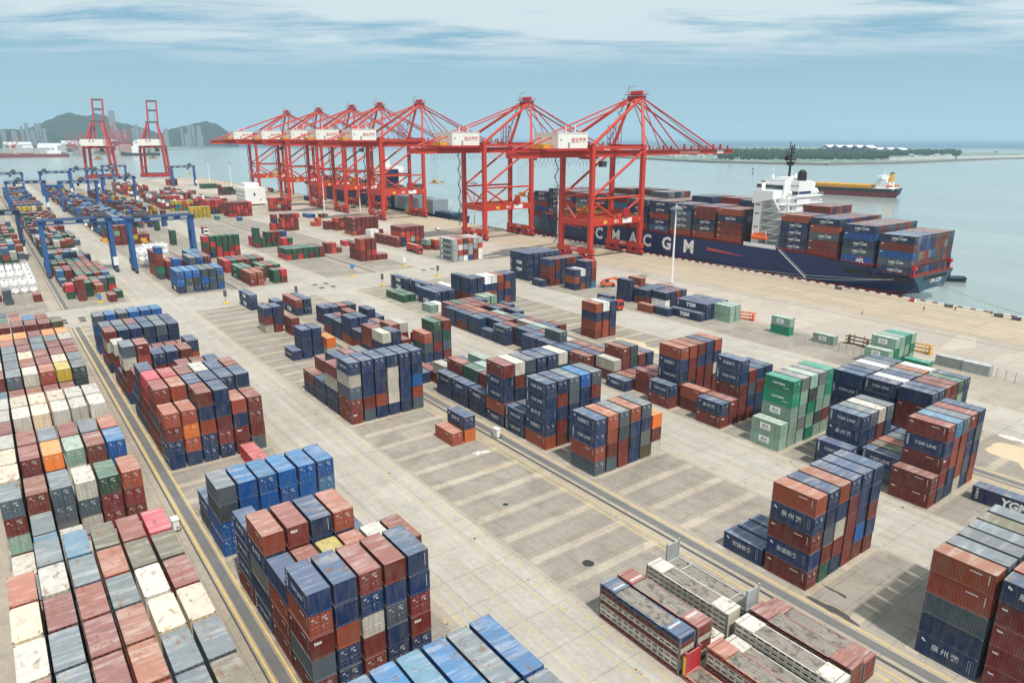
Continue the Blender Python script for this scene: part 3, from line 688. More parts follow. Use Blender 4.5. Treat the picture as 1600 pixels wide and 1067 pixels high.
def container_label(q):
    up = q['n']-1-q['tier']
    tp = 'alone on the ground' if q['n'] == 1 else 'topmost' if up == 0 else 'bottommost' if q['tier'] == 0 else ordn(up)+' from top'
    s = f"{CNAME[q['c']]} {'long ' if q['L'] > 7 else ''}container, {tp}, {ordn(q['ridx'])} stack, {ordn(q['bidx'])} bay {'from camera' if q['x1'] > -250 else 'past crossroad'}, {BNAME[q['blk']]} yard row"
    if s in used:
        used[s] += 1; s = s.replace(' container,', f" {'rear' if used[s] == 2 else 'rearmost'} container,", 1)
    used.setdefault(s, 1); return s
cnt = rank_boxes(BOX)
order = sorted(range(len(BOX)), key=lambda i: -cnt[i])
n20 = [i for i in order if BOX[i]['L'] < 7 and cnt[i] > 0][:300]
n40 = [i for i in order if BOX[i]['L'] > 7 and cnt[i] > 0][:90]
chosen = set(n20) | set(n40)
GRP20, GRP40 = 'short shipping containers stacked in the yard', 'long shipping containers stacked in the yard'
TXT20 = ['泉州港', 'YGM LINE', 'YGM LINE', '安盛船务', 'YGM LINE']
def jitter(c, rnd, k=.22):
    f = 1+rnd.uniform(-k, k); return tuple(min(.95, x*f+rnd.uniform(-.004, .004)*1) if x > .01 else max(.001, x*f) for x in c)
def build_container(q, i):
    rnd = random.Random(i*7+1); c = jitter(COL[q['c']], rnd); Hh = round((q['z1']-q['z0']+.015), 2)
    P = parts_for(q['L'], Hh); loc = ((q['x0']+q['x1'])/2, (q['y0']+q['y1'])/2, q['z0'])
    long_ = q['L'] > 7; nm = 'long_container' if long_ else 'shipping_container'; grp = GRP40 if long_ else GRP20
    if cnt[i] < 5:
        o = link(nm, P['whole'], None, loc, c); tag(o, container_label(q), 'container', grp); return
    o = empty(nm, loc, container_label(q), 'container', grp)
    for k in ('frame', 'left', 'right', 'roof', 'back'):
        link({'left': 'side_wall', 'right': 'side_wall', 'back': 'end_wall'}.get(k, k), P[k], o, None, c)
    link('corner_casting', P['corner_casting'], o)
    if q['blk'] == 'A' or rnd.random() < (.35 if q['blk'] == 'B' else .55) or q['c'] == 'm':
        for k in ('door_a', 'door_b'):
            d = link('door', P[k], o, None, c); link('lock_rod', P[k+'_rod'], d, None, tuple(min(.8, v*1.5+.05) for v in c))
            link('marking', P[k+'_mark'], d)
    else:
        e_ = link('end_wall', P['front'], o, None, c)
        if q['c'] in 'rS' and rnd.random() < .6:
            t = link('lettering', text_mesh('tex', .62, 'letter_white', .02), e_, (q['L']/2+.012, -.45, 1.95)); t.rotation_euler = (0, 0, math.pi/2)
        elif q['c'] == 'n' and rnd.random() < .3:
            mb = MB(); mb.box(q['L']/2+.003, q['L']/2+.011, .76, .82, .7, 2.2); mb.obj('marking', 'lettering_faded', e_)
    # writing on the wall that faces the camera
    vis_side = not any(abs(p_['x1']-q['x1']) < 3 and abs(p_['y1']-q['y0']) < .8 and abs(p_['z0']-q['z0']) < 1 for p_ in NEARBY.get((int(q['x1']//10), q['tier']), ()))
    if vis_side and q['blk'] not in 'A':
        y = -WID/2-.006; Lh = q['L']/2
        if q['c'] == 'n' and rnd.random() < .82:
            if long_:
                link('lettering', text_mesh('YGM', 1.75, 'letter_white', .045, .15), o, (-.2, y, 1.35))
                for j in range(4): link('marking', text_mesh('中国远港'[j], .42, 'letter_white', .02), o, (-Lh+.75, y, 2.15-.5*j))
            else:
                t = TXT20[rnd.randrange(5)]
                if t == 'YGM LINE':
                    link('lettering', text_mesh(t, .74, 'letter_faint', .018, .15), o, (.1, y, 1.35))
                    for j in range(4): link('marking', text_mesh('中国远港'[j], .34, 'letter_white', .02), o, (-Lh+.5, y, 2.15-.48*j))
                else:
                    link('lettering', text_mesh(t, .84 if len(t) == 3 else .74, 'letter_faint', .015, 0, 1.35 if len(t) == 3 else 1.0), o, (-.1, y, 1.45))
                    mb = MB(); mb.tube((-Lh+.62, y-.004, 2.0), (-Lh+.62, y+.003, 2.0), .2, 3); mb.tube((-Lh+.8, y-.004, 1.86), (-Lh+.8, y+.003, 1.86), .16, 3); mb.obj('marking', 'letter_white', o)
            mb = MB()
            for dx in (.62, .86):
                for z in np.arange(.7, 2.2, .26): mb.box(Lh-dx, Lh-dx+.05, y-.004, y+.002, z, z+.16)
            mb.obj('marking', 'lettering_faded', o)
        elif q['c'] in 'ro':
            mb = MB()
            for z in np.arange(1.2, 2.25, .16): mb.box(Lh-.62, Lh-.54, y-.004, y+.002, z, z+.09)
            for xx in np.arange(.6, 1.7, .2): mb.box(xx, xx+.13, y-.004, y+.002, 1.98, 2.1)
            mb.obj('marking', 'letter_white', o)
            if q['c'] == 'r': link('lettering', text_mesh('tex', .42, 'letter_white', .02), o, (-Lh+.65, y, 2.0))
        elif q['c'] == 'G': link('lettering', text_mesh('中谷海运集团', .42, 'letter_white', .02), o, (0, y, 1.5)); link('marking', text_mesh('ZHONGGU', .22, 'letter_white', .02), o, (1.6, y, .9))
        elif q['c'] == 'm' and rnd.random() < .8:
            mb = MB(); mb.box(-1.25, .95, y-.003, y, .75, 2.05); pl = mb.obj('logo_panel', 'letter_white', o)
            mb = MB(); mb.prism([(-.9, 1.5), (-.45, 1.85), (0, 1.5), (.35, 1.8), (.6, 1.45), (.0, 1.3), (-.6, 1.3)], 1, y-.008, y-.003); mb.box(-.95, .65, y-.008, y-.003, .95, 1.12); mb.obj('logo', 'beacon_grey', pl)
        elif q['c'] == 'g' and long_: link('lettering', text_mesh('ZGL', 1.5, 'letter_white', .03, 0, 1.4), o, (-.5, y, 1.35))
        elif q['c'] == 'M' and long_: link('lettering', text_mesh('MAERSK', 2.0, 'letter_dark', .04), o, (.6, y, 1.3)); mb = MB(); mb.box(-4.5, -3.3, y-.004, y, .8, 2.0); mb.obj('marking', 'letter_white', o)
        
NEARBY = {}
for q in BOX:
    for d in (-1, 0, 1): NEARBY.setdefault((int(q['x1']//10)+d, q['tier']), []).append(q)
for i in chosen: build_container(BOX[i], i)

def stock(name, lst, label):
    """all the remaining containers of one kind as a single object"""
    vs, fs, cols = [], [], []
    for j, q in enumerate(lst):
        rnd = random.Random(j*13+5); c = jitter(COL[q['c']], rnd)
        x0, x1, y0, y1, z0, z1 = q['x0'], q['x1'], q['y0'], q['y1'], q['z0'], q['z1']; o = len(vs); t = .09; d = .035
        for z in (z0, z1): vs += [(x0, y0, z), (x1, y0, z), (x1, y1, z), (x0, y1, z)]
        ff = [(o+4, o+5, o+6, o+7)]
        # recessed panel on each wall
        for (a_, b_, nx, ny) in ((0, 1, 0, 1), (1, 2, -1, 0), (2, 3, 0, -1), (3, 0, 1, 0)):
            A_, B_ = vs[o+a_], vs[o+b_]; ux, uy = (B_[0]-A_[0]), (B_[1]-A_[1]); ln = math.hypot(ux, uy); ux, uy = ux/ln, uy/ln
            k = len(vs); P4 = [(A_[0]+ux*t, A_[1]+uy*t, z0+t*1.4), (B_[0]-ux*t, B_[1]-uy*t, z0+t*1.4), (B_[0]-ux*t, B_[1]-uy*t, z1-t), (A_[0]+ux*t, A_[1]+uy*t, z1-t)]
            vs += P4 + [(p_[0]+nx*d, p_[1]+ny*d, p_[2]) for p_ in P4]
            oa, ob, oc, od = o+a_, o+b_, o+b_+4, o+a_+4
            ff += [(oa, ob, k+1, k), (ob, oc, k+2, k+1), (oc, od, k+3, k+2), (od, oa, k, k+3), (k+4, k+5, k+6, k+7)] + [(k+m_, k+(m_+1) % 4, k+4+(m_+1) % 4, k+4+m_) for m_ in range(4)]
        fs += ff; cols += [c]*len(ff)
    me = bpy.data.meshes.new(name); me.from_pydata(vs, [], fs); me.materials.append(PAINTS)
    at_ = me.attributes.new('paint', 'FLOAT_COLOR', 'FACE'); at_.data.foreach_set('color', [x for c in cols for x in (*c, 1)]); me.update()
    o = link(name, me); o['kind'] = 'stuff'; tag(o, label, 'containers'); return o
rest20 = [BOX[i] for i in range(len(BOX)) if i not in chosen and BOX[i]['L'] < 7]
rest40 = [BOX[i] for i in range(len(BOX)) if i not in chosen and BOX[i]['L'] > 7]
stock('shipping_containers', rest20, 'the many further short containers stacked over the yard in mixed colours')
REST40 = list(rest40)
print('boxes', len(BOX), 'visible', sum(1 for c_ in cnt if c_), 'vis20', sum(1 for i in range(len(BOX)) if cnt[i] and BOX[i]['L'] < 7), 'vis40', sum(1 for i in range(len(BOX)) if cnt[i] and BOX[i]['L'] > 7))

# ------------------------------------------------------------------ container ship at the quay
def hull(name, label, cat, stations, mats, zboot, grp=None, closed_transom=True):
    """stations: (x, half_beam_deck, half_beam_water, z_deck, z_keel); x runs stern to bow"""
    root = empty(name, (0, 0, 0), label, cat, grp)
    def ring(s):
        x, bd, bw, zd, zk = s; out = []
        for t in (1.0, .72, .45): 
            z = zboot+(zd-zboot)*t; bb = bw+(bd-bw)*t**1.3; out.append((bb, z))
        out.append((bw, zboot)); out.append((bw*.93, (zboot+zk)/2)); out.append((bw*.55, zk))
        return x, out
    up, lo = MB(), MB()
    rings = [ring(s) for s in stations]
    for side in (-1, 1):
        for (xa, A), (xb, B_) in zip(rings, rings[1:]):
            for k in range(5):
                vs = [(xa, side*A[k][0], A[k][1]), (xb, side*B_[k][0], B_[k][1]), (xb, side*B_[k+1][0], B_[k+1][1]), (xa, side*A[k+1][0], A[k+1][1])]
                (up if k < 3 else lo).add(vs, [(0, 1, 2, 3) if side < 0 else (3, 2, 1, 0)])
    dk = MB()
    for (xa, A), (xb, B_) in zip(rings, rings[1:]):
        dk.add([(xa, -A[0][0]+.2, A[0][1]-.4), (xb, -B_[0][0]+.2, B_[0][1]-.4), (xb, B_[0][0]-.2, B_[0][1]-.4), (xa, A[0][0]-.2, A[0][1]-.4)], [(0, 1, 2, 3)])
    tr = MB(); xa, A = rings[0]
    tr.add([(xa, -a_, z_) for a_, z_ in A]+[(xa, a_, z_) for a_, z_ in A[::-1]], [tuple(range(len(A)*2))[::-1]])
    for mb_, nm, m_ in ((up, 'topsides', mats[0]), (lo, 'boot_topping', mats[1]), (dk, 'deck', mats[2]), (tr, 'transom', mats[3])): mb_.obj(nm, m_, root)
    return root
SX0, SY0 = -111.5, 281.0       # stern and centre line of the ship (quay side hull at 264.5)
st = [(0, 16.5, 9.5, 7.0, 1.4), (-4, 16.6, 12.5, 7.4, -.5), (-12, 16.7, 14.5, 8.2, -3), (-24, 16.7, 16.0, 9.2, -6), (-40, 16.7, 16.6, 10.2, -8), (-70, 16.7, 16.7, 10.4, -8), (-110, 16.7, 16.7, 10.6, -8),
      (-160, 16.7, 16.7, 11.0, -8), (-190, 16.6, 15.5, 11.6, -8), (-208, 15.6, 12.0, 12.6, -8), (-224, 12.0, 6.5, 14.5, -8), (-236, 6.5, 2.2, 16.5, -8), (-243, 1.2, .3, 17.2, -8)]
ship = hull('container_ship', 'huge navy container ship with CMA CGM lettering moored along the quay', 'container ship', st, ['hull_navy', 'hull_red', 'deck_red', 'hull_teal'], .6)
ship.location = (SX0, SY0, 0)
for ch, xx in (('C', -274), ('M', -261.5), ('A', -249.0), ('C', -239.5), ('G', -226.8), ('M', -213.3)):
    link('hull_letter', text_mesh(ch, 8.2, 'letter_white', .035), ship, (xx-SX0, -16.78, 5.9))
mb = MB(); mb.prism([(-202.5-SX0, 7.2), (-202.5-SX0, 5.9), (-183-SX0, 5.55), (-183-SX0, 5.65)], 1, -16.84, -16.76); mb.obj('hull_stripe', 'letter_red', ship)
mb = MB(); mb.prism([(-288-SX0, 7.9), (-311-SX0, 8.9), (-288-SX0, 7.2)], 1, -16.84, -16.76); mb.obj('hull_stripe', 'letter_red', ship)
t = link('name_lettering', text_mesh('CMA CGM', 2.0, 'letter_white', .02), ship, (.08, 2, 4.2)); t.rotation_euler = (0, 0, math.pi/2)
# mooring-deck openings at the stern
mb = MB(); mb.box(-14, -1.5, -16.86, -16.5, 4.6, 6.5); mb.box(-26, -16, -16.86, -16.4, 5.6, 7.2); mb.obj('mooring_opening', 'black', ship)
mb = MB(); mb.box(-.3, .1, -8, 11, 5.0, 6.4); mb.obj('mooring_opening', 'black', ship)
# deck rails and lashing frames, painted red
mb = MB()
for x in np.arange(-1, -205, -2.4): mb.box(x-.06, x+.06, -16.5, -16.38, 6.9 if x > -12 else 9.8 if x < -30 else 8.6, 8.2 if x > -12 else 11.6 if x < -30 else 10)
for x0, x1, z in ((-1, -12, 8.2), (-12, -30, 10.0), (-30, -205, 11.5)): mb.box(x1, x0, -16.5, -16.4, z-.1, z)
for y in np.arange(-16, 16.5, 2.4): mb.box(-.2, -.08, y, y+.12, 6.8, 8.1)
mb.box(-.2, -.1, -16.2, 16.2, 8.0, 8.1)
mb.obj('deck_rail', 'red_paint', ship)
for yy in (-14.8, 14.8):
    mb = MB(); mb.tube((-1.0, yy, 7), (-1.0, yy, 10), .35, 8); mb.cbox(-1.0, yy, 10.2, 1.6, 1.6, 1.2); mb.obj('stern_davit', 'red_paint', ship)
bays_s = [(-113.2, 7.3, 5), (-127.3, 9.6, 5), (-141.6, 10.8, 5), (-154.6, 11.0, 5), (-186.3, 11.0, 5), (-200, 11.1, 5), (-213.6, 11.2, 5), (-227.2, 11.6, 5), (-241, 11.7, 5), (-254.8, 11.9, 5), (-268.5, 12, 5), (-282, 12.2, 5), (-295.8, 12.5, 5), (-309.5, 12.8, 5), (-323, 13.5, 4), (-336, 14.5, 3)]
for xn, zb, n in bays_s:
    x = xn-SX0; hw = 15.8 if xn > -305 else 12.6 if xn > -330 else 7
    mb = MB(); mb.box(x-12.3, x, -hw, hw, (6.9 if xn > -120 else 8.6 if xn > -130 else 9.8), zb-.05); mb.obj('hatch_cover', 'deck_red', ship)
    mb = MB()
    for y in np.arange(-hw, hw+.1, 2*hw/6): mb.box(x+.25, x+.45, y-.1, y+.1, zb-1, zb+4.2)
    mb.box(x+.2, x+.5, -hw-.15, hw+.15, zb+3.8, zb+4.0); mb.obj('lashing_bridge', 'deck_red', ship)
# superstructure
mb = MB()
mb.box(-69.5, -56.2, -10.5, 13, 9.5, 29)
mb.box(-69.5, -66.0, -15.2, -10.5, 11, 30)
mb.box(-65.9, -57.5, -14.8, -10.5, 13.2, 13.5)
mb.prism([(-69.5, 27), (-69.5, 32), (-60, 32), (-60, 29)], 1, -16.8, -10.5); mb.prism([(-69.5, 27), (-69.5, 32), (-60, 32), (-60, 29)], 1, 13, 16.8)
mb.box(-69.4, -59, -10.5, 12.9, 29, 34.6)
mb.box(-66, -60.5, -6, 6, 34.6, 36.8)
mb.box(-59, -55.2, -6, 4, 24, 35.5)
mb.obj('superstructure', 'ship_white', ship)
mb = MB()
for lv in range(7):
    z = 13.0+lv*2.75; mb.box(-56.1, -54.6, -10, 12.8, z, z+.16)
    for y in np.arange(-10, 12.9, 1.6): mb.box(-54.66, -54.6, y, y+.07, z, z+1.15)
    mb.box(-54.66, -54.6, -10, 12.8, z+1.08, z+1.15)
    mb.box(-65.9, -57, 13.05, 16.4, z, z+.15); mb.box(-65.9, -57, 16.33, 16.4, z+1.08, z+1.15)
for k in range(6): mb.bar((-65.8+k % 2*.2, -15.2, 13.2+k*2.75), (-57.2, -15.2, 15.9+k*2.75), .16)
mb.obj('side_deck', 'ship_white', ship)
mb = MB()
mb.bar((-62, -16.3, 32), (-57, -15.6, 25), .5); mb.bar((-62, 16.3, 32), (-56, 15.6, 25), .5)
mb.box(-59.8, -56.3, -10.3, -6.3, 24.5, 27.2); mb.box(-59.5, -56.3, 7.2, 11.6, 24.5, 29.5); mb.box(-60, -57, 12.8, 16.4, 27.5, 27.8); mb.box(-66.5, -59.5, -9.8, -6.2, 34.6, 36.2)
for y in (-8.5, 9.5, 11.8): mb.tube((-57.8, y, 27.2), (-57.8, y, 30.8), .55, 8); mb.tube((-57.8, y, 30.8), (-57.0, y, 31.3), .75, 8)
for y in (-14.8, 14.8): mb.box(-68.8, -66, y-1.2, y+1.2, 32.1, 34.8)
mb.box(-50, -46, -9, 9, 10, 12.5)
mb.obj('upper_works', 'ship_white', ship)
mb = MB()
for y in (-13.8, -6.8, 13.8):
    for k in range(4): mb.box(-69.3+k*.01, -69.2, y-1+k*.62, y-.6+k*.62, 33.2, 34.2)
for z in (30.2, 27.4): mb.box(-58.4, -55.8, -6.08, -6.0, z, z+1.0)
mb.box(-68.5, -66.3, -16.05, -16.0, 33, 34.3); mb.obj('wheelhouse_window', 'glass', ship)
mb = MB(); mb.box(-69.56, -69.40, -10.4, 12.6, 32.3, 33.9); mb.box(-69.2, -59.6, -10.58, -10.4, 32.3, 33.9); mb.obj('bridge_window', 'glass', ship)
mb = MB(); mb.box(-58.9, -55.2, -6.06, -5.9, 30.5, 31.6); mb.box(-55.25, -55.14, -5.5, 3.5, 30.5, 31.6); mb.obj('funnel_band', 'hull_navy', ship)
t = link('name_lettering', text_mesh('CMA CGM', .85, 'hull_navy', .02), ship, (-57.1, -6.06, 36.0))
mb = MB()
for lv in range(6):
    z = 13.2+lv*2.75
    mb.box(-65.9, -56.5, -15.3, -10.6, z, z+.14)
    for x in np.arange(-65.8, -56.4, 1.55): mb.box(x, x+.07, -15.3, -15.23, z, z+1.15)
    mb.box(-65.9, -56.5, -15.3, -15.24, z+1.1, z+1.16)
    for s in range(7):
        mb.box(-64.5+s*.9, -63.6+s*.9, -14.2, -13.2, z+.14+s*.37, z+.22+s*.37)
mb.obj('outside_stair', 'ship_white', ship)
mb = MB()
for lv in range(7):
    for k in range(3): mb.box(-69.57, -69.45, -13.9+k*1.2, -13.3+k*1.2, 14+lv*2.3, 14.7+lv*2.3)
for z in (17.6, 22.8, 26.2):
    for dx in (0, 1.1): mb.box(-68.6+dx, -68.0+dx, -15.27, -15.15, z, z+.7)
for lv in range(5):
    for k in range(6): mb.box(-56.25, -56.13, -9+k*3.4, -8.2+k*3.4, 14+lv*2.75, 14.9+lv*2.75)
mb.obj('porthole', 'glass', ship)
mb = MB()
for y0, y1 in ((-16.7, -10.5), (13, 16.7)):
    for x in np.arange(-69.4, -60, 1.2): mb.box(x, x+.08, y0, y0+.08, 32, 33.2)
    mb.box(-69.4, -60, y0, y0+.08, 33.1, 33.2); mb.box(-69.45, -69.37, y0, y1, 33.1, 33.2)
mb.box(-69.4, -69.3, -10.4, 12.8, 35.6, 35.7); mb.box(-69.4, -59.1, -10.4, -10.3, 35.6, 35.7)
for y in np.arange(-10.4, 12.8, 1.5): mb.box(-69.4, -69.32, y, y+.08, 34.6, 35.7)
mb.obj('bridge_rail', 'ship_white', ship)
mb = MB(); mb.tube((-64, 0, 36.8), (-64, 0, 48.5), .55, 8, .3); mb.box(-64.3, -63.7, -3.8, 3.8, 42.8, 43.3); mb.box(-64.3, -63.7, -2.6, 2.6, 45.5, 45.8); mb.box(-64.3, -63.7, -1.7, 1.7, 47.2, 47.5); mb.cbox(-64, -2.9, 43.8, 1.4, 1.4, 1.4); mb.tube((-64, 1.5, 45.5), (-64, 1.5, 49), .2, 5); mb.tube((-64, -1.4, 47.2), (-64, -1.4, 50), .2, 5); mb.tube((-64.6, -2.6, 43.3), (-64.6, -2.6, 46.8), .12, 5); mb.tube((-64.6, 2.4, 43.3), (-64.6, 2.4, 47.2), .12, 5); mb.cbox(-64.9, 0, 44.6, .4, 3.0, .35); mb.tube((-64, 0, 41), (-64, 0, 42.4), 1.3, 10, 1.9); mb.obj('radar_mast', 'black', ship)
mb = MB(); mb.tube((-67.5, -6.5, 34.6), (-67.5, -6.5, 40.5), .09, 5); mb.tube((-67, 7, 34.6), (-67, 7, 39), .09, 5)
for y, r_ in ((-8, .7), (9, .6)):
    mb.tube((-66.5, y, 34.6), (-66.5, y, 36), .2, 6); mb.tube((-66.5, y, 36), (-66.5, y, 36.9), r_*.75, 10, r_); mb.tube((-66.5, y, 36.9), (-66.5, y, 37.7), r_, 10, r_*.4)
mb.obj('antenna', 'ship_white', ship)
mb = MB(); mb.tube((-57.3, -1, 35.5), (-57.3, -1, 38.6), 1.9, 12, 1.7); mb.tube((-57.3, -1, 38.6), (-57.3, -1, 39.5), 1.7, 12, .9); mb.obj('funnel', 'black', ship)
mb = MB(); mb.tube((-68.5, -15.9, 14.6), (-61.2, -15.9, 14.6), 1.15, 10, .8); mb.box(-67.5, -62, -16.5, -15.3, 15.3, 16.3); mb.obj('lifeboat', 'orange_paint', ship)
mb = MB(); mb.bar((-68, -14.8, 12), (-68.4, -16.6, 17.4), .25); mb.bar((-62, -14.8, 12), (-61.6, -16.6, 17.4), .25); mb.box(-72, -56.5, -16.7, -11, 10.3, 10.8); mb.box(-72, -56.5, -16.75, -16.55, 10.8, 12); mb.obj('boat_davit', 'ship_white', ship)
g = empty('gangway', (SX0-54.5, 264.2, 10.6), 'long metal gangway slanting down the hull beside the white superstructure', 'gangway')
mb = MB(); mb.bar((0, -.4, 0), (14, -1.3, -9.6), .9, .12); mb.obj('walkway', 'beacon_grey', g)
for s in (-.45, .45):
    mb = MB(); mb.bar((0, -.4+s, 1), (14, -1.3+s, -8.6), .06); 
    for k in range(9): mb.box(k*1.75-.03, k*1.75+.03, -.4-.1*k+s-.03, -.4-.1*k+s+.03, -k*1.2, -k*1.2+1)
    mb.obj('handrail', 'beacon_grey', g)
for k_ in C.objects:
    if k_.parent == ship and k_.name.split('.')[0] in ('superstructure', 'bridge_window', 'funnel_band', 'outside_stair', 'porthole', 'bridge_rail', 'radar_mast', 'antenna', 'funnel', 'side_deck', 'upper_works', 'wheelhouse_window'):
        k_.scale = (1, 1, 1.10); k_.location = (0, 0, -1.0)
# its load
PALS = 'nnnnsrrrosbrrkp'
SHIPB = []
fixed = {0: 'nrbsn', 1: 'nbnsb', 2: 'nosrr', 3: 'onnnn', 4: 'onrro', 5: 'rrnko', 6: 'ncsso', 7: 'nnonc', 8: 'snnno', 9: 'rcono'}
for bi, (xn, zb, n) in enumerate(bays_s):
    rows = 13 if xn > -305 else 10 if xn > -330 else 6
    y00 = SY0-rows*1.25+.03
    for r in range(rows):
        nn_ = n+(1 if ((bi in (3, 4, 6, 8, 10) and r > 5) or (bi in (5, 9) and r > 7)) else 0)-(1 if bi in (2,) and r == 99 else 0)
        for t in range(nn_):
            c = fixed[bi][::-1][t] if r == 0 and bi in fixed and t < 5 else rndc.choice(PALS)
            SHIPB.append(dict(x1=xn, x0=xn-L40, y0=y00+r*2.5, y1=y00+r*2.5+WID, z0=zb+t*2.86, z1=zb+t*2.86+2.84, c=c, row=r, tier=t, n=nn_, L=L40, bi=bi))
cs = rank_boxes(SHIPB, 800, 533)
top = [i for i in sorted(range(len(SHIPB)), key=lambda i: -cs[i]) if cs[i] > 1][:210]
BAYW = ['sternmost bay', 'second bay from stern', 'third bay from stern', 'fourth bay from stern', 'first bay ahead of bridge', 'second bay ahead of bridge', 'third bay ahead of bridge', 'fourth bay ahead of bridge', 'fifth bay ahead of bridge',
        'sixth bay ahead of bridge', 'seventh bay ahead of bridge', 'eighth bay ahead of bridge', 'ninth bay ahead of bridge', 'tenth bay ahead of bridge', 'eleventh bay ahead of bridge', 'foremost bay']
logo_n = 0
for i in top:
    q = SHIPB[i]; rnd = random.Random(i*3+2); c = jitter(COL[q['c']], rnd, .15); P = parts_for(L40, 2.86); loc = ((q['x0']+q['x1'])/2, (q['y0']+q['y1'])/2, q['z0'])
    up = q['n']-1-q['tier']
    lab = f"{CNAME[q['c']]} container on ship, {'topmost' if up == 0 else ordn(up)+' from top'}, {ordn(q['row'])} row, {BAYW[q['bi']]}"
    if cs[i] < 26:
        o = link('long_container', P['whole'], None, loc, c); tag(o, lab, 'container', 'containers loaded on the moored ship')
        continue
    o = empty('long_container', loc, lab, 'container', 'containers loaded on the moored ship')
    for k in ('frame', 'left', 'right', 'roof'): link({'left': 'side_wall', 'right': 'side_wall'}.get(k, k), P[k], o, None, c)
    for k in ('door_a', 'door_b'):
        d = link('door', P[k], o, None, c); link('lock_rod', P[k+'_rod'], d, None, tuple(min(.8, v*1.5+.05) for v in c)); link('marking', P[k+'_mark'], d)
    link('end_wall', P['back'], o, None, c)
    if q['row'] == 0:
        y = -WID/2-.01
        if (q['bi'], q['tier']) == (1, 0):
            link('lettering', text_mesh('APL', 1.9, 'letter_white', .04), o, (1.5, y, 1.0)); mb = MB(); mb.prism([(.6, 1.9), (2.4, 1.9), (2.1, 2.5), (.9, 2.5)], 1, y-.004, y); mb.obj('logo', 'red_paint', o)
        elif q['c'] in 'nsk' or (q['c'] == 'c' and rnd.random() < .5):
            link('lettering', text_mesh('CMA CGM', 1.15, 'letter_white', .02), o, (.6, y, 1.45))
            mb = MB()
            for sgn, x0 in ((1, .2), (-1, -.1)):
                pts = [(x0+sgn*k*.35, 1.45+sgn*(.62+.32*math.sin(k*.45))) for k in range(6)]
                for a_, b_ in zip(pts, pts[1:]): mb.bar((a_[0], y, a_[1]), (b_[0], y, b_[1]), .01, .09)
            mb.obj('logo', 'letter_white', o)
        else:
            mb = MB(); mb.box(-5.6, -4.6, y-.004, y, 2.1, 2.35); mb.obj('marking', 'letter_white', o)
restS = [SHIPB[i] for i in range(len(SHIPB)) if i not in set(top)]
REST40 += restS
# mooring lines
for n_, (p, q_) in enumerate((((-112, 276, 5.4), (-60, 262, .6)), ((-112, 279, 5.4), (-66, 262, .6)), ((-118, 264.2, 5.6), (-165, 261.8, .6)), ((-118, 264.2, 5.3), (-196, 261.8, .6)), ((-345, 272, 13), (-372, 262, .6)), ((-345, 270, 13), (-378, 262, .6)))):
    mb = MB(); p, q_ = Vector(p), Vector(q_); pr = p
    for k in range(1, 11):
        f = k/10; c_ = p.lerp(q_, f)-Vector((0, 0, 2.0*math.sin(math.pi*f)*(.6 if n_ > 1 else 1))); mb.tube(pr, c_, .07, 5); pr = c_
    tag(mb.obj('mooring_line', 'rope'), ['outer stern line running from the transom to the quay edge', 'inner stern line beside it running from the transom to the quay', 'shorter spring line along the hull near the stern', 'longer spring line along the hull near the stern', 'bow line of the moored ship nearest the hull', 'bow line of the moored ship farthest along the quay'][n_], 'mooring line', 'mooring lines of the large ship')

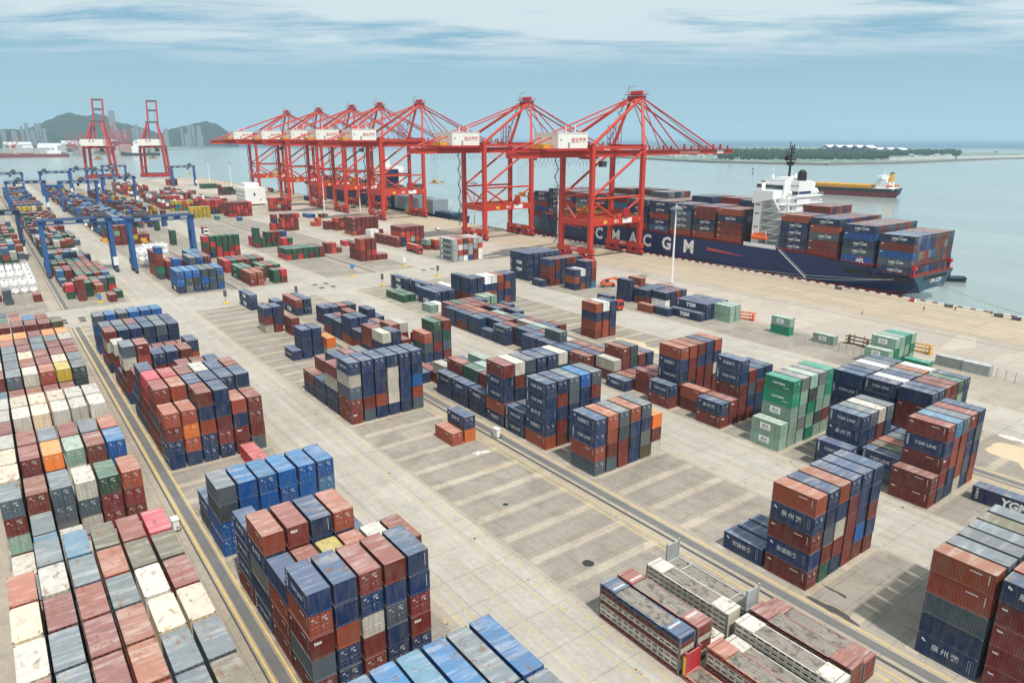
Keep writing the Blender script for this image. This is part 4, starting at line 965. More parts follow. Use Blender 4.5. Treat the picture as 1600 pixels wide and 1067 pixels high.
# ------------------------------------------------------------------ quay cranes
def member(name, pts, w_, parent, mat='crane_red', h=None):
    mb = MB()
    for a_, b_ in pts: mb.bar(a_, b_, w_, h)
    return mb.obj(name, mat, parent)
def tubes(name, pts, r_, parent, mat='crane_red', n=8):
    mb = MB()
    for a_, b_ in pts: mb.tube(a_, b_, r_, n)
    return mb.obj(name, mat, parent)
GY = 32.8
def quay_crane():
    o = empty('quay_crane', (0, 0, 0), 'x', 'quay crane', 'red quay cranes along the berth')
    xs = (-10.2, 10.2)
    for x in xs:
        for y in (0, GY):
            lean = -.9 if y else 0
            mb = MB(); mb.bar((x, y, 18.5), (x, y+lean*0, 52.3), 2.0, 2.0)
            mb.bar((x, y, 18.6), (x+(1.2 if x > 0 else -1.2)*0, y, 5.2), 2.1, 2.6, 1.6, 2.0)
            mb.obj('leg', 'crane_red', o)
    for y in (0, GY):
        mb = MB(); mb.cbox(0, y, 4.6, 25.0, 1.7, 2.3); mb.obj('sill_beam', 'crane_red', o)
        for x in (-10.4, -4.6, 4.6, 10.4):
            b_ = MB(); b_.prism([(x-2.6, 1.6), (x+2.6, 1.6), (x+.9, 3.5), (x-.9, 3.5)], 1, y-.7, y+.7); b_.box(x-2.7, x+2.7, y-.85, y+.85, .9, 1.6); bo = b_.obj('bogie', 'crane_dark_red', o)
            mb = MB()
            for k in (-2.0, -.7, .7, 2.0): mb.tube((x+k, y-.35, .5), (x+k, y+.35, .5), .5, 12)
            mb.obj('wheel', 'machine_grey', bo)
        t = link('lettering', text_mesh('连云港港', 1.1, 'letter_white', .03), o, (0, y-.88, 4.9))
    for x in xs:
        mb = MB(); mb.cbox(x, GY/2, 17.6, 1.9, GY, 3.0); mb.obj('portal_beam', 'crane_red', o)
        mb = MB()
        for k in np.arange(1.5, GY-1, 1.5): mb.box(x-.9, x-.83, k, k+.07, 19.1, 20.2)
        mb.box(x-.9, x-.84, 1.5, GY-1, 20.1, 20.2); mb.obj('handrail', 'stripe_yellow', o)
        tubes('tie_beam', [((x, 1, 28.5), (x, GY-1, 28.5))], .5, o)
        tubes('diagonal_brace', [((x, 1, 29.5), (x, GY-1, 49.0))], .62, o)
        tubes('diagonal_brace', [((x, 1, 27.5), (x, GY/2-1.2, 19.2))], .5, o); tubes('diagonal_brace', [((x, GY-1, 27.5), (x, GY/2+1.2, 19.2))], .5, o)
        mb = MB(); mb.cbox(x, GY/2, 51.0, 1.1, GY-2, 1.1); mb.obj('upper_tie', 'crane_red', o)
    for y in (0, GY):
        mb = MB(); mb.cbox(0, y, 17.4, 18.4, 1.8, 2.6); mb.obj('cross_beam', 'crane_red', o)
        mb = MB(); mb.cbox(0, y, 51.2, 20.6, 2.0, 2.2); mb.obj('top_beam', 'crane_red', o)
    tubes('diagonal_brace', [((-9.6, 0, 27), (0, 0, 18.8))], .42, o); tubes('diagonal_brace', [((9.6, 0, 27), (0, 0, 18.8))], .42, o)
    # boom
    for x in (-3.4, 3.4):
        mb = MB(); mb.cbox(x, (-38+37)/2, 48.3, 1.5, 75, 2.9); mb.obj('rear_girder', 'crane_red', o)
        mb = MB(); mb.cbox(x, (37.2+105)/2, 48.3, 1.4, 67.8, 2.2); mb.prism([(105, 47.2), (110.5, 47.9), (110.5, 48.9), (105, 49.4)], 0, x-.7, x+.7); mb.obj('boom_girder', 'crane_red', o)
        mb = MB()
        for k in np.arange(-38, 110, 3.0): mb.box(x*1.35-.05, x*1.35+.05, k, k+.1, 49.6, 50.9)
        mb.box(x*1.35-.04, x*1.35+.04, -38, 109, 50.8, 50.9); mb.box(x*1.35-.5, x*1.35+.5, -38, 109, 49.5, 49.62); mb.obj('walkway', 'crane_dark_red', o)
    mb = MB()
    for k in np.arange(-37.5, 110, 11): mb.cbox(0, k, 48.4, 5.4, .7, 1.4)
    mb.obj('girder_tie', 'crane_red', o)
    mb = MB()
    for k in (44, 60, 76, 88, 100, 106): mb.box(-2.2, -1.4, k, k+.6, 49.4, 51.8+(k % 3)*.4); mb.box(1.2, 1.8, k+2, k+2.6, 49.4, 51.5)
    mb.obj('boom_sheave', 'crane_dark_red', o)
    mb = MB()
    for k in range(26):
        y = -34+k*2.2; mb.bar((3.9, y, 46.6), (3.9, y+1.1, 43.9-(k % 3)*.5), .07); mb.bar((3.9, y+1.1, 43.9-(k % 3)*.5), (3.9, y+2.2, 46.6), .07)
    mb.obj('festoon_cable', 'machine_grey', o)
    # machine house
    mb = MB(); mb.box(-8.4, 8.4, -19, -1.8, 50.9, 57.4); mb.box(-8.6, 8.6, -19.2, -1.6, 57.4, 57.7)
    for k in (-14, -8.5): mb.box(7.2, 7.5, k, k+.3, 57.7, 60.6)
    h_ = mb.obj('machine_house', 'crane_white', o)
    mb = MB(); mb.box(-4.5, 4.5, -24, -19.6, 50.3, 52.6); mb.obj('electric_room', 'yellow_paint', o)
    mb = MB(); mb.box(-9.0, 9.0, -26, -1.2, 49.8, 50.85); mb.obj('house_platform', 'crane_dark_red', o)
    t = link('lettering', text_mesh('连云港港', 2.2, 'letter_red', .015), h_, (8.46, -7.2, 54.2)); t.rotation_euler = (0, 0, math.pi/2)
    mb = MB(); mb.box(8.41, 8.48, -13.4, -12.3, 51.1, 53.4); mb.box(8.41, 8.48, -17.8, -17.0, 54, 55); mb.obj('house_door', 'beacon_grey', h_)
    # A-frame and stays
    for x, xa in ((-10.0, -3.6), (10.0, 3.6)):
        mb = MB(); mb.bar((x, GY, 52), (xa, GY+4.4, 73.6), 1.5, 1.5, 1.1, 1.1); mb.obj('a_frame_leg', 'crane_red', o)
        tubes('rear_brace', [((x, 0, 52.3), (xa, GY+3.2, 73.4))], .78, o)
        tubes('back_stay', [((xa, GY+3.4, 73.6), (x*.36, -35, 50.2))], .34, o)
        tubes('fore_stay', [((xa, GY+5, 73.4), (x*.34, 95, 49.8))], .42, o); tubes('fore_stay', [((xa*.9, GY+5, 72.8), (x*.34, 66, 49.8))], .34, o)
        tubes('boom_rope', [((xa*.6, GY+5, 74), (x*.25, 90, 50.2)), ((xa*.8, GY+5, 74.2), (x*.22, 88, 50.2))], .10, o, 'machine_grey', 5)
        tubes('fore_stay', [((xa*.9, GY+5, 72.4), (x*.34, 52, 49.8))], .22, o)
    mb = MB(); mb.cbox(0, GY+4.2, 74.0, 9.0, 3.6, 1.3); mb.cbox(0, GY+4.2, 75.2, 10.5, 5.6, .25)
    for k in (-3, -1, 1, 3): mb.tube((k-.3, GY+4.2, 76.1), (k+.3, GY+4.2, 76.1), .95, 12)
    mb.box(-3.6, -3.4, GY+2, GY+2.2, 75.2, 79); mb.box(-3.6, 1.2, GY+2, GY+2.2, 78.8, 79); mb.obj('apex_head', 'crane_dark_red', o)
    mb = MB()
    for x in (-5.2, 5.15):
        for k in np.arange(GY+1.5, GY+7, 1.1): mb.box(x, x+.05, k, k+.05, 75.3, 76.5)
        mb.box(x, x+.05, GY+1.5, GY+6.9, 76.45, 76.5)
    for y in (GY+1.5, GY+6.9):
        for k in np.arange(-5.2, 5.2, 1.1): mb.box(k, k+.05, y, y+.05, 75.3, 76.5)
        mb.box(-5.2, 5.2, y, y+.05, 76.45, 76.5)
    mb.obj('apex_rail', 'crane_red', o)
    for x in (1.0, 6.2):
        mb = MB()
        for z in (52.5, 55, 57.5, 60): mb.box(x-1.1, x+1.1, 18.5, 20.7, z, z+.15)
        for dx in (-.9, .9):
            for dy in (18.7, 20.5): mb.box(x+dx-.1, x+dx+.1, dy-.1, dy+.1, 50, 61.5)
        mb.obj('hook_tower', 'crane_dark_red', o)
    # zigzag stair on the landward leg and A-frame
    mb = MB()
    for k in range(11):
        z = 6+k*3.9; a_, b_ = (-11.8, -14.6) if k % 2 else (-14.6, -11.8)
        mb.bar((a_, -1.2, z), (b_, -1.2, z+3.9), .5, .10); mb.box(-15.0, -11.4, -1.7, -.7, z+3.85, z+3.93); mb.bar((a_, -1.6, z+1), (b_, -1.6, z+4.9), .05); mb.box(-15.0, -11.4, -1.7, -1.65, z+4.9, z+4.95)
    mb.obj('stair', 'machine_grey', o)
    mb = MB()
    for k in range(7):
        z = 52.5+k*3; f = k/7; x = -10.0+6.4*f-1.2; y = GY+4.4*f; s = .9 if k % 2 else -.9
        mb.bar((x-s, y-1.6, z), (x+s, y-1.6, z+3), .6, .1); mb.box(x-1.5, x+1.2, y-2.2, y-1.0, z+2.95, z+3.05)
    mb.obj('stair', 'machine_grey', o)
    # signs, cable reel
    x = 11.16
    mb = MB(); mb.box(x, x+.06, GY*.60, GY*.60+6.2, 16.5, 18.8); mb.obj('sign_panel', 'letter_white', o)
    t = link('lettering', text_mesh('011', 2.0, 'letter_white', .03), o, (x+.02, GY*.48, 17.6)); t.rotation_euler = (0, 0, math.pi/2)
    t = link('lettering', text_mesh('35', 1.6, 'letter_white', .0), o, (x+.02, GY-1.0, 18.0)); t.rotation_euler = (0, 0, math.pi/2)
    mb = MB(); mb.box(x, x+.05, 7.2, 9.4, 16.9, 18.3); mb.obj('warning_plate', 'stripe_yellow', o)
    t = link('lettering', text_mesh('PORT OF LIANYUNGANG', 1.35, 'letter_white', .03), o, (4.12, 74, 48.3)); t.rotation_euler = (0, 0, math.pi/2)
    mb = MB(); mb.box(4.11, 4.2, 96, 101.5, 47.5, 49.2); mb.obj('sign_panel', 'letter_white', o)
    mb = MB(); mb.tube((11.3, GY*.78-4, 21.3), (12.0, GY*.78-4, 21.3), 2.2, 18); mb.obj('cable_reel', 'crane_dark_red', o)
    # trolley, cab, spreader
    tr = MB(); tr.cbox(0, 0, 46.4, 6.6, 6, 1.0); trl = tr.obj('trolley', 'crane_dark_red', o, (0, 22, 0)); CH_OF.setdefault('x', [])
    mb = MB(); mb.cbox(2.8, 6.4, 43.6, 2.4, 3.0, 2.6); mb.obj('cab', 'glass', trl)
    mb = MB()
    for sx in (-2.4, 2.4):
        for sy in (-1, 1): mb.tube((sx, sy, 46), (sx, sy, 24), .05, 4)
    mb.obj('hoist_rope', 'machine_grey', trl)
    mb = MB(); mb.cbox(0, 0, 22.2, 12, .6, .6); mb.cbox(0, 0, 23.2, 4.2, 2.0, 1.5)
    for sx in (-6, 6): mb.cbox(sx, 0, 22.0, .5, 2.4, .6)
    mb.cbox(0, 0, 24.0, 2.6, 1.2, .6); mb.obj('spreader', 'yellow_paint', trl)
    return o
qc = quay_crane(); index_tree()
qs = [(-247.6, 1.0, 'nearest red quay crane, boom over the ship beside the C of the hull', 7), (-333.2, 1.01, 'second nearest red quay crane, standing at the ship bow', 34), (-456.5, 1.055, 'third nearest red quay crane, grey sheds behind its seaward legs', 48), (-518, 1.06, 'fourth nearest red quay crane, in the overlapping group', 12), (-569, 1.06, 'fifth nearest red quay crane, in the overlapping group', 20), (-640, 1.06, 'sixth nearest red quay crane, second from the far end', -8), (-722, 1.06, 'farthest of the seven lowered red quay cranes, leftmost in the row', 22)]
for i, (x, zs, lab, ty) in enumerate(qs):
    o = qc if i == 0 else copy_tree(qc)
    o.location = (x, 223.5, 0); o.scale = (1, 1, zs); tag(o, lab, 'quay crane', 'red quay cranes along the berth')
    for k in C.objects:
        if k.parent == o and k.name.startswith('trolley'): k.location = (0, ty, 0)

# two cranes with raised booms at the far berth
def raised_crane():
    o = empty('raised_boom_crane', (0, 0, 0), 'x', 'quay crane', 'dark red cranes with raised booms')
    D = 'crane_dark_red'
    for x in (-15, 15):
        for y in (0, 28):
            mb = MB(); mb.bar((x*1.05, y, 3), (x*.95, y, 43), 3.2, 3.0); mb.obj('leg', D, o)
        mb = MB(); mb.cbox(x, 14, 14, 2.2, 28, 3); mb.cbox(x*.95, 14, 42, 2.2, 30, 2.6); mb.obj('portal_beam', D, o)
    mb = MB()
    for k in range(6): mb.bar((-17.2, -1.9, 5+k*6.4), (-12.6, -1.9, 8.2+k*6.4), .55); mb.bar((-12.6, -1.9, 8.2+k*6.4), (-17.2, -1.9, 11.4+k*6.4), .55)
    mb.obj('lattice', 'letter_red', o)
    for y in (0, 28):
        mb = MB(); mb.cbox(0, y, 3.4, 38, 2.4, 5); mb.obj('sill_beam', D, o)
        mb = MB(); mb.cbox(0, y, 42.5, 32, 2.2, 2.6); mb.obj('top_beam', D, o)
    for x in (-1, 1):
        mb = MB(); mb.bar((x*14, 28, 43), (x*6.6, 31, 76), 2.4, 2.2, 1.8, 1.8); mb.bar((x*14, 0, 43), (x*6.4, 29, 75), 1.7); mb.obj('a_frame_leg', D, o)
        mb = MB(); mb.bar((x*6.4, 32, 46), (x*6.4, 49, 107), 2.0, 2.4); mb.obj('boom_girder', D, o)
        mb = MB(); mb.cbox(x*5.6, 0, 42.4, 1.6, 60, 2.8); mb.obj('rear_girder', D, o)
        mb = MB(); mb.bar((x*4, 31, 76), (x*4, 44, 93), .35); mb.obj('boom_rope', 'machine_grey', o)
    mb = MB(); mb.box(-13.5, 13.5, -15, -1.5, 44.5, 53); h_ = mb.obj('machine_house', 'crane_white', o)
    mb = MB()
    for x in (-2.2, 2.2): mb.tube((x, -16.15, 51.5), (x, -15.9, 51.5), .9, 10)
    mb.obj('vent', 'machine_grey', h_)
    mb = MB()
    for z in (93, 106): 
        f = (z-46)/61; mb.cbox(0, 32+17*f, z, 14.4, 2.0, 2.6)
    mb.cbox(0, 31, 76.5, 17, 3.2, 2.4); mb.obj('boom_cross_beam', 'machine_grey', o)
    mb = MB()
    for sx in (-3, 3): mb.tube((sx, 4, 42), (sx, 4, 28), .16, 4)
    mb.cbox(0, 4, 26.8, 11, 1.6, 1.6); mb.cbox(0, 4, 29, 4, 2.4, 2.4); mb.obj('spreader', 'hatch_yellow', o)
    mb = MB(); mb.cbox(6, 8, 38.5, 5, 4, 4); mb.obj('cab', 'machine_grey', o)
    return o
rc = raised_crane(); index_tree()
for i, (px, X, lab) in enumerate(((157, -1130, 'left one of the two dark red cranes with boom raised'), (243, -1130, 'right one of the two dark red cranes with boom raised'))):
    o = rc if i == 0 else copy_tree(rc)
    d = ray(px, 280); t = X/d[0]; o.location = (X, d[1]*t, 0); o.scale = (1.0, 1.0, 1.0)
    o.rotation_euler = (0, 0, R(70)); tag(o, lab, 'quay crane', 'dark red cranes with raised booms')

# ------------------------------------------------------------------ yard gantry cranes
def yard_gantry(mat='rtg_blue'):
    o = empty('yard_gantry', (0, 0, 0), 'x', 'gantry crane', 'blue gantry cranes over the container rows')
    SP = 24.5
    for y in (0, SP):
        for x in (-3.2, 3.2):
            mb = MB(); mb.bar((x*1.05, y, 2.2), (x*.8, y, 21.3), 1.0, 1.5); mb.obj('leg', mat, o)
        mb = MB(); mb.cbox(0, y, 2.1, 10.5, 1.0, 1.3); mb.cbox(0, y, 9.0, 6.0, .5, .6); mb.obj('sill_beam', mat, o)
        for x in (-4.2, 4.2):
            b_ = MB(); b_.cbox(x, y, 1.3, 3.2, 1.1, .9); bo = b_.obj('bogie', 'machine_grey', o)
            for k in (-.9, .9):
                mb = MB(); mb.tube((x+k, y-.35, .75), (x+k, y+.35, .75), .75, 14); mb.obj('wheel', 'tyre', bo)
    for x in (-2.6, 2.6):
        mb = MB(); mb.box(x-.65, x+.65, -1.2, SP+1.2, 21.2, 23.2); mb.obj('girder', mat, o)
    mb = MB()
    for x in (-3.9, 3.9):
        mb.box(x-.35, x+.35, -1, SP+1, 23.2, 23.3)
        for k in np.arange(-1, SP+1, 1.6): mb.box(x-.03, x+.03, k, k+.06, 23.3, 24.4)
        mb.box(x-.03, x+.03, -1, SP+1, 24.35, 24.41)
    mb.obj('walkway', 'machine_grey', o)
    mb = MB()
    for k, w_ in ((2, 2.6), (8, 4.4), (15, 2.2), (20, 2.8)): mb.box(3.26, 3.31, k, k+w_, 21.7, 22.8)
    mb.obj('sign_panel', 'letter_white', o)
    mb = MB(); mb.box(-5.2, -3.6, -1.0, 1.0, 3, 5.6); mb.obj('power_unit', 'machine_grey', o)
    mb = MB(); mb.box(4.0, 5.6, SP-1, SP+.8, 3, 6.4); mb.obj('electric_cabinet', 'white_paint', o)
    mb = MB()
    for k in range(6): mb.bar((-4.4, SP+.9, 2.8+k*3.1), (-4.4+(1.8 if k % 2 else 0), SP+1.4, 5.9+k*3.1), .5, .1)
    mb.obj('ladder', 'machine_grey', o)
    tr = MB(); tr.cbox(0, 0, 24.2, 6.6, 4.4, 1.2); tr.cbox(0, .4, 25.3, 4.0, 2.6, 1.3); trl = tr.obj('trolley', 'machine_grey', o, (0, 18, 0))
    mb = MB(); mb.cbox(2.0, -2.9, 20.3, 1.8, 1.8, 2.2); mb.obj('cab', 'glass', trl)
    mb = MB()
    for sx in (-2, 2):
        for sy in (-.8, .8): mb.tube((sx, sy, 23.6), (sx, sy, 13.8), .04, 4)
    mb.obj('hoist_rope', 'machine_grey', trl)
    mb = MB(); mb.cbox(0, 0, 12.9, 6.0, .5, .5); mb.cbox(0, 0, 13.5, 2.6, 2.2, 1.0)
    for sx in (-3, 3): mb.cbox(sx, 0, 12.8, .4, 2.4, .5)
    mb.obj('spreader', 'yellow_paint', trl)
    return o
yg = yard_gantry(); index_tree()
YG = [(-344, 18.2, 22, 0, 'blue gantry with yellow spreader hanging over the truck lane, nearest on the left'), (-335, 48.8, 5, 0, 'bright blue gantry beside the white tank containers'), (-402, -11.5, 8, 0, 'dark navy gantry cut off by the left photo edge'),
      (-668, 18.5, 8, 0, 'blue gantry spanning the leftmost rows in mid distance'), (-648, 51.5, 15, 0, 'blue gantry standing over blue boxes at mid distance, left of the tall pair'), (-697, 86.5, 20, 0, 'blue gantry with white cabinet, its right leg beside the lane'),
      (-836, 12.5, 18, 0, 'distant blue gantry against the water, leftmost of all'), (-842, 52, 4, 0, 'distant blue gantry against the water, second from left'), (-905, 84, 6, 0, 'distant blue gantry against the water, third from left'), (-860, 94, 8, 0, 'distant blue gantry with cluttered trolley in front of the raised crane'),
      (-980, 124, 10, 0, 'distant blue gantry half hidden behind the raised left crane'), (-915, 187, 20, 0, 'rightmost blue gantry, standing apart near the lamp masts')]
for i, (x, y, ty, _, lab) in enumerate(YG):
    o = yg if i == 0 else copy_tree(yg)
    o.location = (x, y, 0); tag(o, lab, 'gantry crane', 'blue gantry cranes over the container rows')
    for k in list(C.objects):
        if k.parent == o:
            if k.name.startswith('trolley'): k.location = (0, ty, 0)
            if i == 2 and k.data and k.data.materials and k.data.materials[0].name == 'rtg_blue':
                k.data = k.data.copy(); k.data.materials[0] = MATS['rtg_dark']

# ------------------------------------------------------------------ flat racks
def flat_rack(x0, y0, z, col, label, ends=False, name_text=None, side=None, Ln=12.19):
    o = empty('flat_rack', (x0+Ln/2, y0+WID/2, z), label, 'flat rack', 'folded flat racks piled by the rail trench')
    a, w_ = Ln/2, WID/2; c = jitter(COL[col], rndc, .1)
    mb = MB()
    for s in (-1, 1):
        y0_, y1_ = sorted((s*w_, s*(w_-.16))); mb.box(-a+.3, a-.3, y0_, y1_, .06, .20); mb.box(-a+.3, a-.3, y0_, y1_, .50, .60)
        for x in np.arange(-a+1, a-.6, .9): mb.box(x, x+.24, y0_+.01, y1_-.01, .20, .50)
    for s in (-1, 1):
        x0_, x1_ = sorted((s*a, s*(a-.3))); mb.box(x0_, x1_, -w_, w_, .0, .62)
    fr = mb.obj('base_frame', PAINT, o, None, c)
    mb = MB(); mb.box(-a+.31, a-.31, -w_+.165, w_-.165, .46, .585 if ends else .575)
    mb.obj('timber_deck', 'wood_deck', o)
    if ends:
        for s in (-1, 1):
            mb = MB(); x0_, x1_ = sorted((s*a, s*(a-.22)))
            mb.box(x0_, x1_, -w_, -w_+.2, .62, 3.35); mb.box(x0_, x1_, w_-.2, w_, .62, 3.35); mb.box(x0_+.05, x1_-.05, -w_+.2, w_-.2, .7, 3.1); mb.obj('end_wall', PAINT, o, None, jitter(COL['R' if col == 'S' else 'M'], rndc, .1))
        if col != 'S':
            mb = MB()
            for x in (-a+2.4, a-2.4): mb.box(x-.09, x+.09, -w_+.05, w_-.05, .60, .74)
            for s in (-1, 1): mb.box(-a+.3, a-.3, s*(w_-.1)-.07, s*(w_-.1)+.07, .61, .72)
            mb.obj('lashing_bar', PAINT, o, None, c)
        else:
            for s in (-1, 1):
                mb = MB(); mb.cbox(-a+.05, s*(w_-.08), 1.7, .30, .24, 2.2); mb.obj('end_post', 'stripe_yellow', o)
    else:
        for s in (-1, 1):
            mb = MB(); x0_, x1_ = sorted((s*(a-.02), s*(a-2.45))); mb.box(x0_, x1_, -w_+.02, w_-.02, .60, .74); p_ = mb.obj('folded_end', PAINT, o, None, tuple(min(.9, k*1.25) for k in c))
            mb = MB(); x0_, x1_ = sorted((s*(a-.50), s*(a-.56))); mb.box(x0_, x1_, -w_+.06, w_-.06, .74, .752); mb.obj('seam', 'black', p_)
            if name_text:
                t = link('lettering', text_mesh(name_text, .45, 'letter_white', .03), p_, (s*(a-1.9), 0, .745)); t.rotation_euler = (-math.pi/2, 0, math.pi/2)
    mb = MB()
    for sx in (-1, 1):
        for sy in (-1, 1): mb.cbox(sx*(a-.09), sy*(w_-.08), .31, .20, .18, .66)
    mb.obj('corner_casting', 'casting', o)
    return o
CN = {'n': 'blue', 'r': 'maroon', 'w': 'white', 'o': 'rust-red', 'M': 'pale grey', 'p': 'grey', 'S': 'bright red'}
piles = [(-51.1, 51.5, 'rwwrwrn', 'front left'), (-51.1, 54.35, 'rwrrwrr', 'second'), (-51.1, 57.0, 'ww', 'lowest white'), (-51.1, 59.6, 'wwwwww', 'tall white'), (-51.3, 63.4, 'rrrw', 'far'),
         (-38.3, 51.6, 'S', 'x'), (-37.6, 54.2, 'rrwwo', 'y'), (-38.0, 57.2, 'www', 'z'), (-38.3, 60.0, 'wwwww', 'u'), (-38.6, 63.2, 'rrrrr', 'v'), (-38.6, 66.0, 'rrrr', 'w')]
pn = {'front left': 'pile with the blue top', 'second': 'pile with the maroon white-lettered top', 'lowest white': 'lowest pile, between the taller ones', 'tall white': 'tall all-white pile', 'far': 'pile topped by raised grey ends',
      'x': 'single rack with raised red end wall', 'y': 'right group pile topped rust-red', 'z': 'low white pile of the right group', 'u': 'tall white pile of the right group', 'v': 'long maroon pile of the right group', 'w': 'maroon pile nearest the rail trench'}
for x0, y0, s, key in piles:
    for t, c in enumerate(s):
        last = t == len(s)-1
        if key == 'x': lab = 'bright red flat rack with a raised end wall and yellow posts, bottom edge'
        else: lab = f"{CN[c]} folded flat rack, {'topmost' if last else 'bottommost' if t == 0 else ordn(t)+' from bottom'} in the {pn[key]}"
        flat_rack(x0, y0, .02+t*.66+(0 if not last else 0), c if not (last and key == 'far') else 'M', lab, ends=(last and key in ('far',)) or key == 'x', name_text='CRONOS' if last and key in ('front left', 'second') else None)

# ------------------------------------------------------------------ tank containers
def tank(x, y, z, label):
    o = empty('tank_container', (x, y, z), label, 'tank container', 'white tank containers stacked on their frames')
    a, w_, h = 3.03, 1.22, 2.59
    mb = MB(); pts = [(-a+.2, .75), (-a+.32, 1.08), (-a+.6, 1.19), (a-.6, 1.19), (a-.32, 1.08), (a-.2, .75)]
    for (xa, ra), (xb, rb) in zip(pts, pts[1:]): mb.tube((xa, 0, h/2), (xb, 0, h/2), ra, 20, rb)
    t = mb.obj('tank', 'tank_white', o)
    mb = MB()
    for sx in (-1, 1):
        for sy in (-1, 1): mb.cbox(sx*(a-.05), sy*(w_-.05), h/2, .10, .10, h)
        for z_ in (.05, h-.05): mb.cbox(sx*(a-.05), 0, z_, .09, 2*w_-.22, .09)
    for sy in (-1, 1): mb.cbox(0, sy*(w_-.07), .08, 2*a-.3, .12, .15)
    mb.obj('frame', 'white_paint', o)
    mb = MB(); mb.box(-1.5, 1.5, -.3, .3, h-.1, h-.05); mb.tube((0, 0, h-.3), (0, 0, h-.05), .28, 10); mb.obj('walkway', 'machine_grey', t)
    mb = MB(); mb.tube((a-.27, 0, h/2), (a-.22, 0, h/2), .16, 10); mb.obj('valve', 'letter_dark', t)
    return o
tk = tank(0, 0, 0, 'x'); index_tree(); first = [tk]; usedt = set()
def place_tank(x, y, z, lab):
    o = first.pop() if first else copy_tree(tk)
    while lab in usedt: lab += ' again'
    usedt.add(lab); o.location = (x, y, z); tag(o, lab, 'tank container', 'white tank containers stacked on their frames')
for bi, xb in enumerate((-298, -310.5, -320.5, -333, -341, -350)):
    for r in range(6):
        if bi == 0 and r in (2, 3, 4, 5): continue
        for t in range(2 if bi in (1, 3, 5) else 1 if r < 5 else 2):
            place_tank(xb-3, -4.4+2.8*r+1.22, .02+t*2.6, f"white tank container, {'lower' if t == 0 else 'upper'}, {ordn(r)} column, {ordn(bi)} tank row left of the gantry")
for bi, xb in enumerate((-348, -361, -371, -380)):
    for r in range(4):
        for t in range(1 if bi == 0 else 2):
            place_tank(xb-3, 55+2.8*r+1.22+(5.6 if bi == 3 else 0), .02+t*2.6, f"white tank container, {'lower' if t == 0 else 'upper'}, {ordn(r)} column, {ordn(bi)} tank row behind maroon boxes")

# ------------------------------------------------------------------ lamp masts
def lamp_mast():
    o = empty('lamp_mast', (0, 0, 0), 'x', 'lamp mast', 'tall white lamp masts')
    mb = MB(); mb.tube((0, 0, .5), (0, 0, 29.5), .42, 12, .26); mb.obj('mast', 'white_paint', o)
    mb = MB(); mb.cbox(0, 0, .25, 2, 2, .5); mb.obj('footing', 'weathered_pale', o)
    mb = MB(); mb.tube((0, 0, 29.4), (0, 0, 29.8), 1.7, 14); mb.tube((0, 0, 29.8), (0, 0, 31.0), .9, 12, .15)
    for k in range(10):
        t = k*math.pi/5; mb.cbox(2.0*math.cos(t), 2.0*math.sin(t), 29.2, .6, .6, .5)
    mb.obj('lamp_head', 'beacon_grey', o)
    return o
lm = lamp_mast(); index_tree()
LAMPS = [(-180, 214.2, 'nearest tall white lamp mast, in front of the letter G'), (-271, 232.4, 'white lamp mast at the landward legs of the nearest quay crane'), (-355, 238, 'white lamp mast beside the second quay crane'), (-511, 236, 'white lamp mast at the third quay crane'),
         (-528.2, 214, 'white lamp mast left of the fourth quay crane'), (-686, 246, 'white lamp mast near the farthest lowered crane'), (-814, 225, 'distant white lamp mast right of the pair on the sand'), (-943, 235, 'farthest white lamp mast beside the rightmost gantry'), (-491, 299, 'small white mast standing at the grey barge')]
for i, (x, y, lab) in enumerate(LAMPS):
    o = lm if i == 0 else copy_tree(lm); o.location = (x, y, -2 if i == 8 else 0); o.scale = (1, 1, .8 if i == 8 else 1.0); tag(o, lab, 'lamp mast', 'tall white lamp masts')

# ------------------------------------------------------------------ trucks, cars and machines
def truck(x, y, rz, cab_mat, label, load=None, rev=False):
    o = empty('container_truck', (x, y, 0), label, 'truck', None, rz)
    mb = MB(); mb.prism([(.2, .7), (2.4, .7), (2.5, 1.7), (2.25, 3.3), (.5, 3.5), (.2, 3.2)], 1, -1.22, 1.22); cb = mb.obj('cab', cab_mat, o)
    mb = MB(); mb.prism([(2.50, 1.85), (2.52, 1.85), (2.32, 3.05), (2.30, 3.05)], 1, -1.05, 1.05); mb.obj('windscreen', 'glass', cb)
    mb = MB(); mb.box(.8, 2.0, -1.25, -1.23, 1.9, 2.9); mb.box(.8, 2.0, 1.23, 1.25, 1.9, 2.9); mb.obj('side_window', 'glass', cb)
    for s in (-.85, .85):
        mb = MB(); mb.cbox(2.5, s, .95, .08, .35, .2); mb.obj('headlight', 'letter_white', cb)
    mb = MB(); mb.box(-12.6, .2, -.45, -.25, .85, 1.15); mb.box(-12.6, .2, .25, .45, .85, 1.15); mb.box(-12.6, -5.0, -1.2, 1.2, 1.15, 1.35); mb.obj('chassis', 'machine_grey', o)
    for xx in (1.4, -1.6, -2.9, -9.2, -10.5, -11.8):
        mb = MB()
        for s in (-1, 1): mb.tube((xx, s*1.2, .5), (xx, s*.8, .5), .5, 12)
        mb.obj('axle', 'tyre', o)
    return o
def load_box(x, y, rz, c, label, Ln=L40):
    P = parts_for(Ln, HGT if Ln < 7 else 2.75); cc = jitter(COL[c], rndc, .1); o = empty('long_container' if Ln > 7 else 'shipping_container', (x, y, 1.37), label, 'container', None, rz)
    for k in ('frame', 'left', 'right', 'roof', 'back', 'front'): link({'left': 'side_wall', 'right': 'side_wall', 'back': 'end_wall', 'front': 'end_wall'}.get(k, k), P[k], o, None, cc)
def dirxy(x, y, rz, d): return x+d*math.cos(rz), y+d*math.sin(rz)
p = at(968, 485); truck(p.x-1.5, p.y, R(-3), 'red_paint', 'red tractor unit with empty trailer beside the isolated four-high stack')
